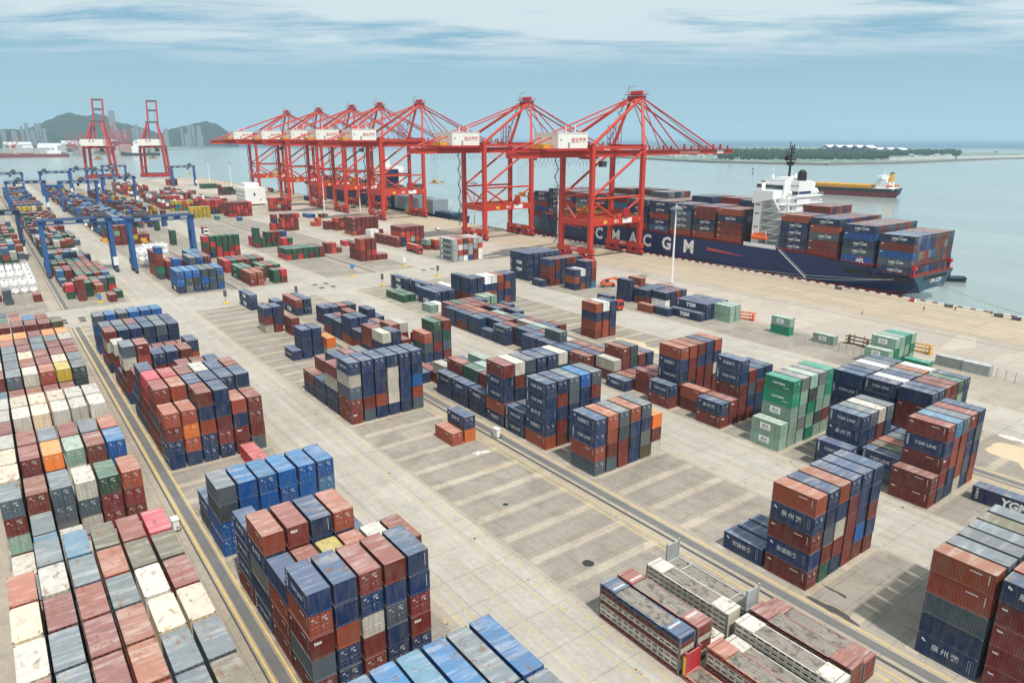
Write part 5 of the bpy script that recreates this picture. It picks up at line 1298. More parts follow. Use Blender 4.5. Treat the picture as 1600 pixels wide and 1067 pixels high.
p = at(652, 397); truck(p.x, p.y+1, R(-4), 'red_paint', 'red truck carrying a scarlet container past the maroon stacks'); load_box(*dirxy(p.x, p.y+1, R(-4), -6.4), R(-4), 'S', 'scarlet container riding on the red truck by the maroon stacks')
p = at(322, 367); truck(p.x, p.y, R(-8), 'white_paint', 'white-cab truck crossing the empty yard below the yellow stack'); load_box(*dirxy(p.x, p.y, R(-8), -6.4), R(-8), 'r', 'maroon container riding on the white-cab truck')
p = at(646, 336); truck(p.x-8, p.y, R(184), 'stripe_yellow', 'yellow-cab truck under the third quay crane'); load_box(*dirxy(p.x-8, p.y, R(184), -8.4), R(184), 'S', 'red container on the yellow-cab truck', L20)
p = at(478, 313); truck(p.x, p.y, R(176), 'machine_grey', 'dark truck between the quay crane legs, second from the far end'); load_box(*dirxy(p.x, p.y, R(176), -6.4), R(176), 'n', 'navy container on the dark truck under the cranes')
p = at(425, 300); truck(p.x, p.y, R(-4), 'machine_grey', 'dark truck near the sandy quay end, with a red load'); load_box(*dirxy(p.x, p.y, R(-4), -6.4), R(-4), 'S', 'red container on the dark truck near the sandy quay end')
p = at(812, 363); truck(p.x, p.y, R(-4), 'rtg_dark', 'navy truck with navy load at the bow of the moored ship'); load_box(*dirxy(p.x, p.y, R(-4), -6.4), R(-4), 'n', 'navy container on the truck at the ship bow')
def car(x, y, rz, mat, label):
    o = empty('parked_car', (x, y, 0), label, 'car', None, rz)
    mb = MB(); mb.prism([(-2.2, .4), (2.2, .4), (2.2, .95), (1.2, 1.05), (.6, 1.5), (-1.2, 1.5), (-1.9, 1.05), (-2.2, 1.0)], 1, -.88, .88); mb.obj('body', mat, o)
    mb = MB(); mb.prism([(1.1, 1.03), (.62, 1.42), (-1.15, 1.42), (-1.75, 1.03)], 1, -.90, .90); mb.obj('window', 'glass', o)
    for xx in (-1.35, 1.35):
        for s in (-1, 1):
            mb = MB(); mb.tube((xx, s*.9, .33), (xx, s*.68, .33), .33, 12); mb.obj('wheel', 'tyre', o)
p = at(683.8, 360); car(p.x, p.y, R(0), 'white_paint', 'white car on the apron behind the second quay crane')
p = at(552, 325); car(p.x, p.y, R(10), 'machine_grey', 'small grey car behind the middle quay cranes')
def service_truck(x, y, rz, label):
    o = empty('service_truck', (x, y, 0), label, 'truck', None, rz)
    mb = MB(); mb.prism([(1.2, .5), (3.0, .5), (3.0, 1.4), (2.6, 2.2), (1.2, 2.2)], 1, -1, 1); mb.obj('cab', 'white_paint', o)
    mb = MB(); mb.box(-3.2, 1.1, -1.05, 1.05, .8, 1.2); mb.box(-3, .8, -.8, .8, 1.2, 1.9); mb.obj('flatbed', 'weathered_pale', o)
    for xx in (-2.2, 2.1):
        mb = MB()
        for s in (-1, 1): mb.tube((xx, s*1.0, .45), (xx, s*.75, .45), .45, 12)
        mb.obj('axle', 'tyre', o)
p = at(147, 360); service_truck(p.x, p.y, R(-10), 'white service truck in the lane beyond the yellow spreader, right of the pair')
p = at(138, 355); service_truck(p.x-5, p.y, R(-10), 'white service truck just behind its twin in the lane')
# reach stacker by the fence
p = at(950, 448); o = empty('reach_stacker', (p.x, p.y, 0), 'orange reach stacker standing behind the navy stack by the fence', 'reach stacker', None, R(60))
mb = MB(); mb.prism([(-4, .9), (3.5, .9), (3.5, 2.2), (-1, 2.6), (-4, 2.6)], 1, -1.5, 1.5); mb.obj('body', 'orange_paint', o)
mb = MB(); mb.box(-1.6, .2, -.8, .8, 2.6, 4.2); mb.obj('cab', 'glass', o)
mb = MB(); mb.bar((-3.5, 0, 3.4), (4.4, 0, 4.9), .8, .9); mb.obj('boom', 'orange_paint', o)
mb = MB(); mb.cbox(4.6, 0, 3.6, 1.0, 6.2, .6); mb.bar((4.5, 0, 4.8), (4.6, 0, 3.7), .6); mb.obj('spreader', 'orange_paint', o)
for xx, r_ in ((-2.8, .75), (2.4, .95)):
    for s in (-1, 1):
        mb = MB(); mb.tube((xx, s*1.75, r_), (xx, s*1.05, r_), r_, 14); mb.obj('wheel', 'tyre', o)
o.scale = (.72, .72, .72)
# spreader frames left on the ground
def ground_spreader(px, py, mat, label, rz=0):
    p = at(px, py); o = empty('spreader_frame', (p.x, p.y, 0), label, 'spreader frame', None, rz)
    for k, z in enumerate((.3, 1.3, 2.3)):
        mb = MB(); mb.cbox(0, 0, z, 6.0, .35, .35)
        for s in (-3, 3): mb.cbox(s, 0, z-.05, .35, 2.44, .3)
        for s in (-1.4, 1.4): mb.bar((s, -.9, z), (s, .9, z+.5), .18)
        for s in (-2.6, 2.6): mb.cbox(s, 0, z-.5 if k else .08, .25, 1.2, .55 if k else .1)
        mb.obj('frame', mat, o)
ground_spreader(1163, 499, 'orange_paint', 'stack of orange spreader frames right of the mint containers', R(20))
ground_spreader(1435, 550, 'yellow_paint', 'rusty yellow spreader frames behind the mint stacks near the fence', R(5))
ground_spreader(1340, 540, 'crane_rusty', 'low rusty frame lying left of the mint stacks', R(0))
# portal of the white house on stilts
p = at(385, 322); o = empty('white_machine_house', (p.x, p.y, 0), 'windowed white block building beyond the yellow container stack', 'building')
mb = MB(); mb.box(-26, 0, 0, 17, 1.2, 14.5); mb.box(-22, -6, 2, 14, 14.5, 18); mb.obj('wall', 'white_paint', o)
mb = MB()
for i in range(6):
    for k in range(3): mb.box(-24+i*3.8, -22.6+i*3.8, -.08, 0, 3.5+k*3.4, 5+k*3.4)
mb.box(0, .08, 7, 8.4, 8, 10.5); mb.box(0, .08, 12, 13, 4, 5); mb.obj('window', 'glass', o)
mb = MB(); mb.box(-25, -1, 1, 16, 0, 1.2); mb.obj('base', 'machine_grey', o)

# ------------------------------------------------------------------ signs, fence, bollards, people
def post_sign(px, py, mat, label, shape='round', h=4.5):
    p = at(px, py); o = empty('road_sign', (p.x, p.y, 0), label, 'sign')
    mb = MB(); mb.tube((0, 0, 0), (0, 0, h), .12, 8); mb.obj('post', 'beacon_grey', o)
    mb = MB()
    if shape == 'round': mb.tube((.12, 0, h-.6), (.2, 0, h-.6), 1.0, 16)
    else: mb.cbox(.16, 0, h-1, .12, 1.1, 2.2)
    mb.obj('panel', mat, o)
    mb = MB(); mb.cbox(0, 0, .2, 2.6, 1.6, .4); mb.obj('kerb_island', 'stripe_yellow', o)
post_sign(551, 431, 'letter_blue', 'blue round sign on a yellow-striped island at the crossroad')
post_sign(597.5, 446, 'machine_grey', 'dark post sign nearer the camera than the blue sign', 'box')
post_sign(353, 452+22, 'machine_grey', 'dark post sign right of the blue container block', 'box')
post_sign(684, 432, 'machine_grey', 'dark post sign left of the tall navy and red stacks', 'box')
post_sign(463, 460, 'machine_grey', 'short dark post at the red container end', 'box', 3)
post_sign(632, 416, 'white_paint', 'white and blue sign box in the empty slot', 'box', 4)
post_sign(157, 472, 'letter_blue', 'small blue sign in front of the cream door container', 'box', 3)
for n_, (a_, b_, lab) in enumerate((((935, 449), (962, 456), 'wire fence section between the navy stacks and reach stacker'), ((1243, 531), (1300, 547), 'wire fence section left of the low mint container'), ((1310, 549), (1345, 560), 'wire fence section right of the low mint container'), ((1556, 590), (1600, 603), 'wire fence section right of the pale grey boxes'), ((755, 407), (772, 402), 'wire fence beside the grey lettered stack'))):
    o = empty('wire_fence', (0, 0, 0), lab, 'fence'); A_, B_ = at(*a_), at(*b_); n = max(3, int((B_-A_).length/2.5))
    for k in range(n+1):
        c_ = A_.lerp(B_, k/n); mb = MB(); mb.tube(c_, c_+Vector((0, 0, 2.6)), .06, 6); mb.obj('post', 'beacon_grey', o)
    mb = MB()
    for z in np.arange(.3, 2.6, .3): mb.bar(A_+Vector((0, 0, z)), B_+Vector((0, 0, z)), .02)
    mb.obj('wire', 'beacon_grey', o)
bo0 = None
for k, x in enumerate(np.arange(-60, -1080, -24)):
    if not bo0:
        mb = MB(); mb.tube((0, 0, 0), (0, 0, .5), .35, 10, .25); mb.tube((0, 0, .5), (0, 0, .75), .5, 10, .4); bm_ = mb.mesh('bollard', 'machine_grey'); bo0 = 1
    o = link('bollard', bm_, None, (x, 260.3, 0)); tag(o, 'low dark iron bollard on the quay edge', 'bollard', 'bollards along the quay edge')
for k, (px, py, m_) in enumerate(((1425, 471, 'red_paint'), (1482, 480, 'machine_grey'), (1588, 500, 'machine_grey'), (1310, 452, 'machine_grey'), (850, 370, 'machine_grey'), (1560, 495, 'machine_grey'))):
    p = at(px, py); o = empty('mooring_winch', (p.x, p.y, 0), ['red and white marker barriers at the quay edge below the stern', 'dark rope heap on the quay edge right of the stern', 'dark machine at the quay edge by the right photo border', 'small dark winch on the quay edge left of the stern', 'small dark drum on the apron under the nearest quay crane', 'dark rope heap left of the machine at the photo border'][k], 'quay gear')
    mb = MB(); mb.tube((-.8, 0, .5), (.8, 0, .5), .5, 10); mb.obj('drum', m_, o)
    mb = MB(); mb.box(-1.2, -.9, -.5, .5, 0, 1.1); mb.box(.9, 1.2, -.5, .5, 0, 1.1); mb.obj('stand', m_ if k else 'white_paint', o)
def person(px, py, heading, label, vest, stride=.28):
    p = at(px, py); o = empty('person', (p.x, p.y, 0), label, 'person', None, heading)
    J = [((0, 0, .96), .15), ((0, 0, 1.15), .14), ((0, 0, 1.38), .17), ((0, 0, 1.52), .07), ((.02, 0, 1.62), .095), ((.01, 0, 1.72), .09),
         ((0, .19, 1.40), .065), ((.06, .25, 1.14), .05), ((.18, .24, .92), .038), ((.20, .24, .83), .04), ((0, -.19, 1.40), .065), ((-.08, -.25, 1.14), .05), ((.02, -.26, .90), .038), ((.04, -.26, .81), .04),
         ((.02, .10, .90), .10), ((stride*.6, .10, .50), .065), ((stride, .10, .08), .048), ((stride+.16, .10, .04), .04), ((-.02, -.10, .90), .10), ((-.02, -.10, .50), .065), ((-stride, -.10, .10), .048), ((-stride+.15, -.10, .04), .04)]
    E_ = [(0, 1), (1, 2), (2, 3), (3, 4), (4, 5), (2, 6), (6, 7), (7, 8), (8, 9), (2, 10), (10, 11), (11, 12), (12, 13), (0, 14), (14, 15), (15, 16), (16, 17), (0, 18), (18, 19), (19, 20), (20, 21)]
    me = bpy.data.meshes.new('body'); me.from_pydata([j[0] for j in J], E_, []); ob = bpy.data.objects.new('body', me); C.objects.link(ob)
    sk = ob.modifiers.new('s', 'SKIN'); 
    for i, j in enumerate(J): me.skin_vertices[0].data[i].radius = (j[1], j[1])
    me.skin_vertices[0].data[0].use_root = True
    sb = ob.modifiers.new('u', 'SUBSURF'); sb.levels = sb.render_levels = 1
    dg = bpy.context.evaluated_depsgraph_get(); dg.update(); m2 = bpy.data.meshes.new_from_object(ob.evaluated_get(dg)); bpy.data.objects.remove(ob)
    m2.materials.clear(); m2.materials.append(MATS['cloth_dark']); m2.materials.append(MATS['skin']); m2.materials.append(MATS[vest])
    for f in m2.polygons:
        z = f.center.z; f.material_index = 1 if z > 1.5 or (z < .90 and abs(f.center.y) > .2) else 2 if 1.0 < z <= 1.5 and abs(f.center.y) < .24 else 0
    link('body', m2, o)
    mb = MB(); mb.tube((.01, 0, 1.70), (.01, 0, 1.80), .125, 12, .07); mb.obj('helmet', 'stripe_yellow', o)
person(1347, 492, R(200), 'person in an orange vest walking on the pale apron slabs', 'vest_orange')
person(1492, 486, R(150), 'person in dark clothes walking near the quay edge', 'cloth_dark', .4)
person(1443, 486, R(90), 'person in an orange vest standing by the stern line', 'vest_orange', .05)

# ------------------------------------------------------------------ other vessels
sh2 = hull('bulk_carrier', 'dark bulk carrier with yellow hatch covers passing behind the white superstructure', 'cargo ship',
           [(0, 10, 5, 10.0, 2.5), (-5, 13, 9, 9.4, -1), (-14, 14, 13.5, 9.0, -6), (-60, 14, 14, 8.6, -6), (-130, 14, 14, 8.8, -6), (-155, 13, 11, 8.6, -6), (-170, 9, 4.5, 10.5, -6), (-180, 3, .6, 12.0, -6)], ['hull_black', 'hull_red', 'deck_red', 'hull_black'], 4.6)
pA, pB = at(1404, 309, -4), at(1190, 297, -4); ang = math.atan2(pB.y-pA.y, pB.x-pA.x); sc2 = (pB-pA).length/180
sh2.location = (pA.x, pA.y, -3.0); sh2.rotation_euler = (0, 0, ang+math.pi); sh2.scale = (sc2, sc2, sc2*1.0)
for k in range(11):
    mb = MB(); x = -31-k*12.2; mb.box(x-10.6, x, -12.5, 12.5, 8.2, 12.8); h_ = mb.obj('hatch_cover', 'hatch_yellow', sh2)
    mb = MB()
    for j in range(6): mb.box(x-9.9+j*1.8, x-9.5+j*1.8, -12.8, 12.8, 8.4, 12.95)
    mb.box(x+.2, x+1.2, -12.6, 12.6, 8.3, 11.6); mb.obj('coaming_rib', 'yellow_paint', h_)
mb = MB(); mb.box(-26, -10, -9, 9, 8, 17); mb.box(-24, -14, -8, 8, 17, 21); mb.box(-25, -18, -13, 13, 21, 24.2); mb.box(-22, -18, -4, 4, 24.2, 25.5); mb.box(-28, -3, -12, 12, 8, 9.6); mb.obj('superstructure', 'ship_white', sh2)
mb = MB(); mb.box(-25.1, -24.9, -12, 12, 22.3, 23.4); mb.box(-24, -19, 13.0, 13.1, 22.3, 23.4)
for lv in range(3):
    for k in range(5): mb.box(-24.5+k*2.8, -23.5+k*2.8, 9.0, 9.1, 10.5+lv*2.4, 11.4+lv*2.4)
mb.obj('window', 'glass', sh2)
mb = MB(); mb.tube((-11, 0, 17), (-11, 0, 27), 3.0, 12, 2.8); mb.obj('funnel', 'hatch_yellow', sh2)
mb = MB(); mb.tube((-11, 0, 27), (-11, 0, 28.6), 2.8, 12, 2.0); mb.obj('funnel_cap', 'black', sh2)
mb = MB(); mb.tube((-20, 0, 25.5), (-20, 0, 36), .35, 6); mb.box(-20.2, -19.8, -3, 3, 31, 31.3); mb.obj('mast', 'ship_white', sh2)
mb = MB(); mb.tube((-12, -11, 12.5), (-5, -11, 12.5), 1.2, 8); mb.tube((-12, 11, 12.5), (-5, 11, 12.5), 1.2, 8); mb.obj('lifeboat', 'orange_paint', sh2)
mb = MB(); mb.tube((-168, 0, 10), (-168, 0, 20), .4, 6); mb.box(-175, -158, -6, 6, 10, 11); mb.obj('foremast', 'ship_white', sh2)
# low dark workboat off the stern
p = at(1507, 440, -4); bt = hull('workboat', 'low dark open workboat floating off the stern of the container ship', 'boat', [(0, 2.6, 2.0, 1.9, -.4), (-6, 3.0, 2.6, 1.6, -1), (-14, 3.0, 2.6, 1.7, -1), (-19, 1.6, .8, 2.4, -.6), (-20.5, .3, .1, 2.8, -.4)], ['hull_black', 'hull_black', 'rtg_dark', 'hull_black'], .2)
bt.location = (p.x, p.y, -3.9); bt.rotation_euler = (0, 0, R(35))
mb = MB(); mb.box(-9, -6, -1.2, 1.2, 1.4, 3.6); mb.obj('wheelhouse', 'rtg_dark', bt)
mb = MB()
for k in range(6): mb.tube((-2-k*2.6, 3.0, 1.0), (-2-k*2.6, 3.35, 1.0), .5, 10)
mb.obj('fender', 'tyre', bt)
p = at(1176, 272, -4); o = empty('buoy', (p.x, p.y, -4), 'tiny dark buoy on the water left of the bulk carrier bow', 'buoy')
mb = MB(); mb.tube((0, 0, 0), (0, 0, 2), 1.6, 10, 1.2); mb.obj('float', 'hull_red', o); mb = MB(); mb.tube((0, 0, 2), (0, 0, 8), .5, 6, .2); mb.cbox(0, 0, 8, 1.6, 1.6, 2); mb.obj('beacon', 'black', o)
# far container ship beyond the distant cranes
sh3 = hull('container_ship', 'second container ship behind the legs of the far quay cranes, white superstructure', 'container ship',
           [(0, 13, 8, 8, -1), (-10, 14.5, 12, 9, -6), (-40, 15, 15, 9.5, -8), (-150, 15, 15, 10, -8), (-185, 13, 9, 12, -8), (-205, 7, 2, 15, -8), (-214, 1, .3, 16, -8)], ['hull_navy', 'hull_red', 'deck_red', 'hull_navy'], .5)
sh3.location = (-508, 280.5, 0)
mb = MB(); mb.box(-48, -38, -13, 13, 9, 28); mb.box(-48, -40, -15, 15, 28, 32); mb.box(-46, -42, -3, 3, 32, 40); mb.obj('superstructure', 'ship_white', sh3)
mb = MB(); mb.box(-37, -31, -5, 5, 9, 30); mb.obj('funnel', 'hull_navy', sh3)
lst3 = []
for b_ in range(11):
    xn = -508-52-b_*13.4 if b_ > 1 else -508-3-b_*13.4
    for r in range(11):
        for t in range(rndc.choice((1, 2, 2, 3))): lst3.append(dict(x1=xn, x0=xn-L40, y0=267+r*2.5, y1=267+r*2.5+WID, z0=10.5+t*2.86, z1=10.5+t*2.86+2.84, c=rndc.choice(PALS)))
REST40 += lst3
stock('long_containers', REST40, 'the many further long containers packed on the ship decks and standing in the yard')
# grey barge with sheds behind the third crane
bg_ = hull('barge', 'dark green barge carrying grey boxy sheds behind the third quay crane', 'barge', [(0, 8, 7, 2.2, -2), (-40, 8, 7.5, 2.0, -2), (-105, 8, 7.5, 2.0, -2), (-116, 6, 4, 3.0, -2)], ['hull_black', 'hull_black', 'rtg_dark', 'hull_black'], -2.5)
bg_.location = (-425, 273, -1); sheds = [(-466, -452), (-488, -473), (-512, -494), (-536, -520), (-560, -548)]
for k, (a_, b_) in enumerate(sheds):
    mb = MB(); mb.box(a_+425, b_+425, -6.5, 6.5, 2.4, 12.5); s_ = mb.obj('shed', 'barge_grey', bg_)
    mb = MB()
    for j in np.arange(a_+426, b_+425, 1.6): mb.box(j, j+.3, -6.62, -6.5, 2.6, 12.3)
    mb.obj('wall_rib', 'beacon_grey', s_)
mb = MB(); mb.box(-32, -4, -5, 5, 2.2, 4.4); mb.obj('hatch_cover', 'hull_teal', bg_)
mb = MB(); mb.tube((-12, 0, 4), (-12, 0, 14), .3, 6); mb.tube((-20, 0, 4), (-8, 0, 9), .3, 6); mb.obj('derrick', 'white_paint', bg_)

# ------------------------------------------------------------------ the far harbour on the left
def terrain(name, x_px, profile, d0, depth, mat, seed):
    """hill whose skyline follows (photo column, photo row) points, built as a solid ridge of real depth"""
    rnd = random.Random(seed); cols = 90; rows = 14
    px0, px1 = profile[0][0], profile[-1][0]; vs = []; fs = []
    for i in range(cols+1):
        px = px0+(px1-px0)*i/cols
        for a_, b_ in zip(profile, profile[1:]):
            if a_[0] <= px <= b_[0]: f = (px-a_[0])/(b_[0]-a_[0]); py = a_[1]+(b_[1]-a_[1])*f; break
        dm = d0+depth*.5; top_ = max(0.0, far(px, dm, py).z+4)
        for j in range(rows+1):
            v = j/rows; d = d0+depth*v; s = math.sin(math.pi*v)**1.1
            b0 = far(px, d); n_ = .10*top_*(math.sin(px*.35+j*1.3+seed)+.6*math.sin(px*.9-j*2.1))*s*(1-s*.85)
            vs.append((b0.x, b0.y, -4+max(0, top_*s+n_)))
    for i in range(cols):
        for j in range(rows):
            a_ = i*(rows+1)+j; fs.append((a_, a_+1, a_+rows+2, a_+rows+1))
    mb = MB(); mb.add(vs, fs); o = mb.obj(name, mat); o.data.polygons.foreach_set('use_smooth', [True]*len(fs)); return struct(o)
terrain('hills', 0, [(-30, 213), (20, 208), (38, 204), (62, 195), (85, 186), (105, 178), (118, 176.5), (132, 181), (146, 181), (156, 177), (172, 182), (186, 191), (205, 195), (222, 200), (240, 205), (262, 214)], 5200, 900, 'forest', 3)
terrain('hills', 0, [(244, 213), (262, 204), (280, 199), (298, 196), (312, 192), (325, 190), (338, 193), (350, 200), (360, 209), (372, 214)], 5000, 700, 'forest', 5)
terrain('hills', 0, [(-60, 211), (-20, 205), (12, 202), (40, 203), (70, 207), (110, 213)], 4700, 300, 'forest', 9)
# flat shore under the city and the far port
mb = MB(); pts = [far(-60, 2750), far(60, 2790), far(118, 2800), far(233, 2790), far(236, 3300), far(262, 3900), far(348, 4700), far(352, 5400), far(-60, 5600)]
mb.prism([(p_.x, p_.y) for p_ in pts], 2, -7, -1.5); struct(mb.obj('far_shore', 'island_ground'))
def tower(px, w_px, py_top, d, label, mat='tower_concrete', grp='distant city towers'):
    c_ = far(px, d); top_ = far(px, d, py_top).z; wd = w_px*.72/FPX*d; az = math.atan2(c_.y, c_.x)
    o = empty('city_tower', (c_.x, c_.y, -2), label, 'tower', grp, az); H_ = top_+2
    mb = MB(); mb.box(-wd/2, wd/2, -wd/2, wd/2, 0, H_); mb.box(-wd*.3, wd*.3, -wd*.3, wd*.3, H_, H_+3); mb.obj('wall', mat, o)
    mb = MB(); nf = max(4, int(H_/7))
    for k in range(nf): mb.box(-wd/2-.3, -wd/2-.02, -wd*.44, wd*.44, (k+.35)*H_/nf, (k+.75)*H_/nf)
    mb.obj('window_band', 'tower_glass', o)
TW = [(179.5, 10.5, 173.5, 4600, 'tallest distant tower, in front of the mountain right of the raised crane'), (44, 6, 193, 4300, 'distant pale tower left of its taller pair'), (59, 4, 193, 4250, 'left one of the pair of pale distant towers'), (64.5, 4, 192.5, 4300, 'right one of the pair of pale distant towers'),
      (70.5, 5, 202, 4200, 'shorter tower right of the pale pair'), (36, 5, 198, 4400, 'grey tower left of the mountain foot'), (23, 8, 205, 4300, 'low wide block near the left edge'), (52, 6, 204, 4200, 'low block between the pale towers'), (6, 7, 204, 4400, 'grey block at the left photo edge'),
      (215, 6, 195, 4500, 'grey tower right of the mountain'), (209, 5, 201, 4400, 'lower block left of the grey tower'), (222, 5, 203, 4600, 'lower block right of the grey tower'), (196, 5, 203, 4400, 'block behind the red jib cranes'), (188, 4, 205, 4500, 'small block right of the tallest tower'),
      (285, 3.6, 200, 4700, 'slim tower at the left foot of the second hill'), (297, 6, 198, 4650, 'left white tower on the second hill'), (303, 5, 197.5, 4650, 'middle white tower on the second hill'), (312, 7, 197, 4650, 'right white tower on the second hill'), (258, 5, 203, 4600, 'grey tower between the two hills'), (262, 3.5, 200, 4700, 'thin tower between the two hills'), (292, 8, 210, 4600, 'long low white block at the second hill'), (312, 10, 211, 4580, 'low white blocks below the white towers')]
for a_ in TW: tower(*a_)
# sheds
SHD = [(25, 30, 222, 3300, 'pale long shed behind the red ship, leftmost'), (75, 26, 224, 3200, 'pale long shed behind the red ship bridge'), (110, 22, 220, 3300, 'low pale shed left of the raised crane'), (58, 34, 228, 3000, 'white shed just behind the red hull'), (130, 20, 224, 3100, 'grey shed by the raised crane leg'), (186, 16, 226, 3000, 'white low shed between the raised cranes'), (170, 20, 219, 3400, 'long pale shed under the red jib cranes')]
for px, w_px, pyt, d, lab in SHD:
    c_ = far(px, d); az = math.atan2(c_.y, c_.x); wd = w_px/FPX*d; hh = far(px, d, pyt).z+1.5
    o = empty('warehouse', (c_.x, c_.y, -1.5), lab, 'warehouse', 'sheds of the far port', az)
    mb = MB(); mb.box(-15, 15, -wd/2, wd/2, 0, hh*.75); mb.obj('wall', 'weathered_pale', o)
    mb = MB(); mb.prism([(-15.5, hh*.75), (15.5, hh*.75), (0, hh)], 1, -wd/2, wd/2); mb.obj('roof', 'shed_roof', o)
o = empty('pink_building', far(193, 2840)-Vector((0, 0, CH+1.5)), 'pink block building on the far quay between the raised cranes', 'building', None, .05)
mb = MB(); mb.box(-12, 12, -17, 17, 0, 34); mb.obj('wall', 'pink_wall', o)
mb = MB()
for k in range(4):
    for j in range(5): mb.box(12, 12.2, -14+j*6, -11+j*6, 5+k*7, 8+k*7)
mb.obj('window', 'tower_glass', o)
o = empty('pale_building', far(131, 2850)-Vector((0, 0, CH+1.5)), 'pale narrow building on the far quay left of the raised crane', 'building', None, .05)
mb = MB(); mb.box(-12, 12, -12, 12, 0, 38); mb.obj('wall', 'weathered_pale', o)
mb = MB()
for k in range(5):
    for j in range(3): mb.box(12, 12.2, -9+j*7, -6+j*7, 5+k*6.5, 8+k*6.5)
mb.obj('window', 'tower_glass', o)
# clutter heaps on the far quay (stock piles, low stores)
rnd = random.Random(77)
for k in range(60):
    px = rnd.uniform(60, 232); d = rnd.uniform(2830, 3300); c_ = far(px, d); h_ = rnd.uniform(6, 20); w_ = rnd.uniform(12, 34)
    mb = MB(); mb.prism([(-w_*.6, 0), (w_*.6, 0), (w_*.35, h_), (-w_*.3, h_*.9)], 0, -10, 10)
    o = mb.obj('quay_store', rnd.choice(['crane_rusty', 'machine_grey', 'weathered_pale', 'beacon_grey', 'tower_glass']), None, (c_.x, c_.y, -1.5)); tag(o, 'low store heap on the far quay below the raised cranes', 'store', 'stores on the far quay')
# jib cranes of the far port
def jib(px, d, lean, mat, label, s=1.0, flip=1):
    c_ = far(px, d); o = empty('jib_crane', (c_.x, c_.y, -1.5), label, 'jib crane', 'jib cranes of the far port', math.atan2(c_.y, c_.x)+math.pi/2); o.scale = (s, s, s)
    mb = MB()
    for x in (-5, 5):
        for y in (-5, 5): mb.bar((x, y, 0), (x*.5, y*.5, 18), 1.7)
    mb.obj('portal', mat, o)
    mb = MB(); mb.box(-4.5, 4.5, -3.5, 3.5, 18, 25); mb.bar((-1, 0, 25), (-2*flip, 0, 40), 1.6); mb.obj('machine_house', mat, o)
    mb = MB(); tip = (flip*34*math.cos(lean), 0, 25+46*math.sin(lean)); mb.bar((flip*3, 0, 24), tip, 2.4, 2.4, 1.2, 1.2); mb.bar((-2*flip, 0, 40), (tip[0]*.72, 0, 25+(tip[2]-25)*.74), .9); mb.bar(tip, (tip[0]+flip*6, 0, tip[2]-5), .7); mb.bar((-2*flip, 0, 40), (-9*flip, 0, 30), .7); mb.obj('jib', mat, o)
jr = random.Random(5)
jib(52, 2850, .75, 'crane_rusty', 'rusty brown jib crane left of centre of the far port', 1.25, -1); jib(18, 2850, .6, 'crane_dark_red', 'red jib crane nearest the left edge of the far port', 1.3, -1); jib(8, 2950, .9, 'crane_rusty', 'grey brown jib crane at the left photo edge', 1.2, 1)
for k, px in enumerate((166, 170, 175, 179, 184, 188, 193, 198, 204, 116, 124, 138)):
    jib(px, 2950+k*14, jr.uniform(.7, 1.15), 'crane_dark_red' if k != 10 else 'crane_rusty', f"red jib crane, {ordn(k)} of the cluster between the raised cranes" if k < 9 else f"red jib crane, {ordn(k-9)} of the smaller ones left of the raised crane", jr.uniform(1.45, 1.8) if k < 9 else 1.2, 1 if k % 3 else -1)
for k, px in enumerate((104, 109, 113, 120, 128, 133, 146, 151, 158, 212, 217)):
    jib(px, 3150+k*30, jr.uniform(.7, 1.2), 'crane_dark_red' if k % 3 else 'crane_rusty', f"thin distant jib crane, {ordn(k)} from the left in the rear rank of the far port", 1.25, 1 if k % 2 else -1)
# long red ship and white-bridged ship on the far side
a_, b_ = far(-30, 2700), far(103, 2700)
rs = hull('bulk_carrier', 'long red bulk carrier with cream derricks moored at the far left quay', 'cargo ship', [(0, 14, 10, 9, -2), (-10, 16, 15, 8.6, -4), (-260, 16, 16, 8.6, -4), (-300, 13, 9, 11, -4), (-318, 2, .6, 13, -4)], ['hull_red', 'hull_red', 'deck_red', 'hull_red'], 0)
rs.location = (b_.x, b_.y, -3); rs.rotation_euler = (0, 0, math.atan2(a_.y-b_.y, a_.x-b_.x)+math.pi)
mb = MB(); mb.box(-58, -20, -12, 12, 8.5, 18); mb.box(-48, -28, -11, 11, 18, 27); mb.box(-45, -38, -16, 16, 27, 31); mb.box(-34, -28, -4, 4, 27, 36); mb.obj('superstructure', 'ship_white', rs)
for x in (-85, -140, -195, -250):
    mb = MB(); mb.box(x-3, x+3, -3, 3, 8.5, 24); mb.bar((x, 0, 24), (x-24, 0, 30), 1.6); mb.obj('derrick', 'hatch_yellow' if False else 'weathered_pale', rs)
for x in (-112, -168, -222, -275):
    mb = MB(); mb.box(x-18, x+18, -10, 10, 8.5, 11.5); mb.obj('hatch_cover', 'deck_red', rs)
a_, b_ = far(196, 2760), far(246, 2740)
ws = hull('cargo_ship', 'dark ship with tall white bridge and yellow funnel right of the far quay', 'cargo ship', [(0, 10, 7, 9, -2), (-8, 12, 11, 8, -4), (-90, 12, 12, 8, -4), (-118, 3, .6, 12, -4)], ['hull_black', 'hull_black', 'deck_red', 'hull_black'], 0)
ws.location = (b_.x, b_.y, -3); ws.rotation_euler = (0, 0, math.atan2(a_.y-b_.y, a_.x-b_.x)+math.pi)
mb = MB(); mb.box(-82, -40, -10, 10, 8, 30); mb.box(-76, -46, -9, 9, 30, 44); mb.box(-70, -56, -12, 12, 44, 49); mb.obj('superstructure', 'ship_white', ws)
mb = MB(); mb.box(-46, -34, -4, 4, 24, 42); mb.obj('funnel', 'hatch_yellow', ws)

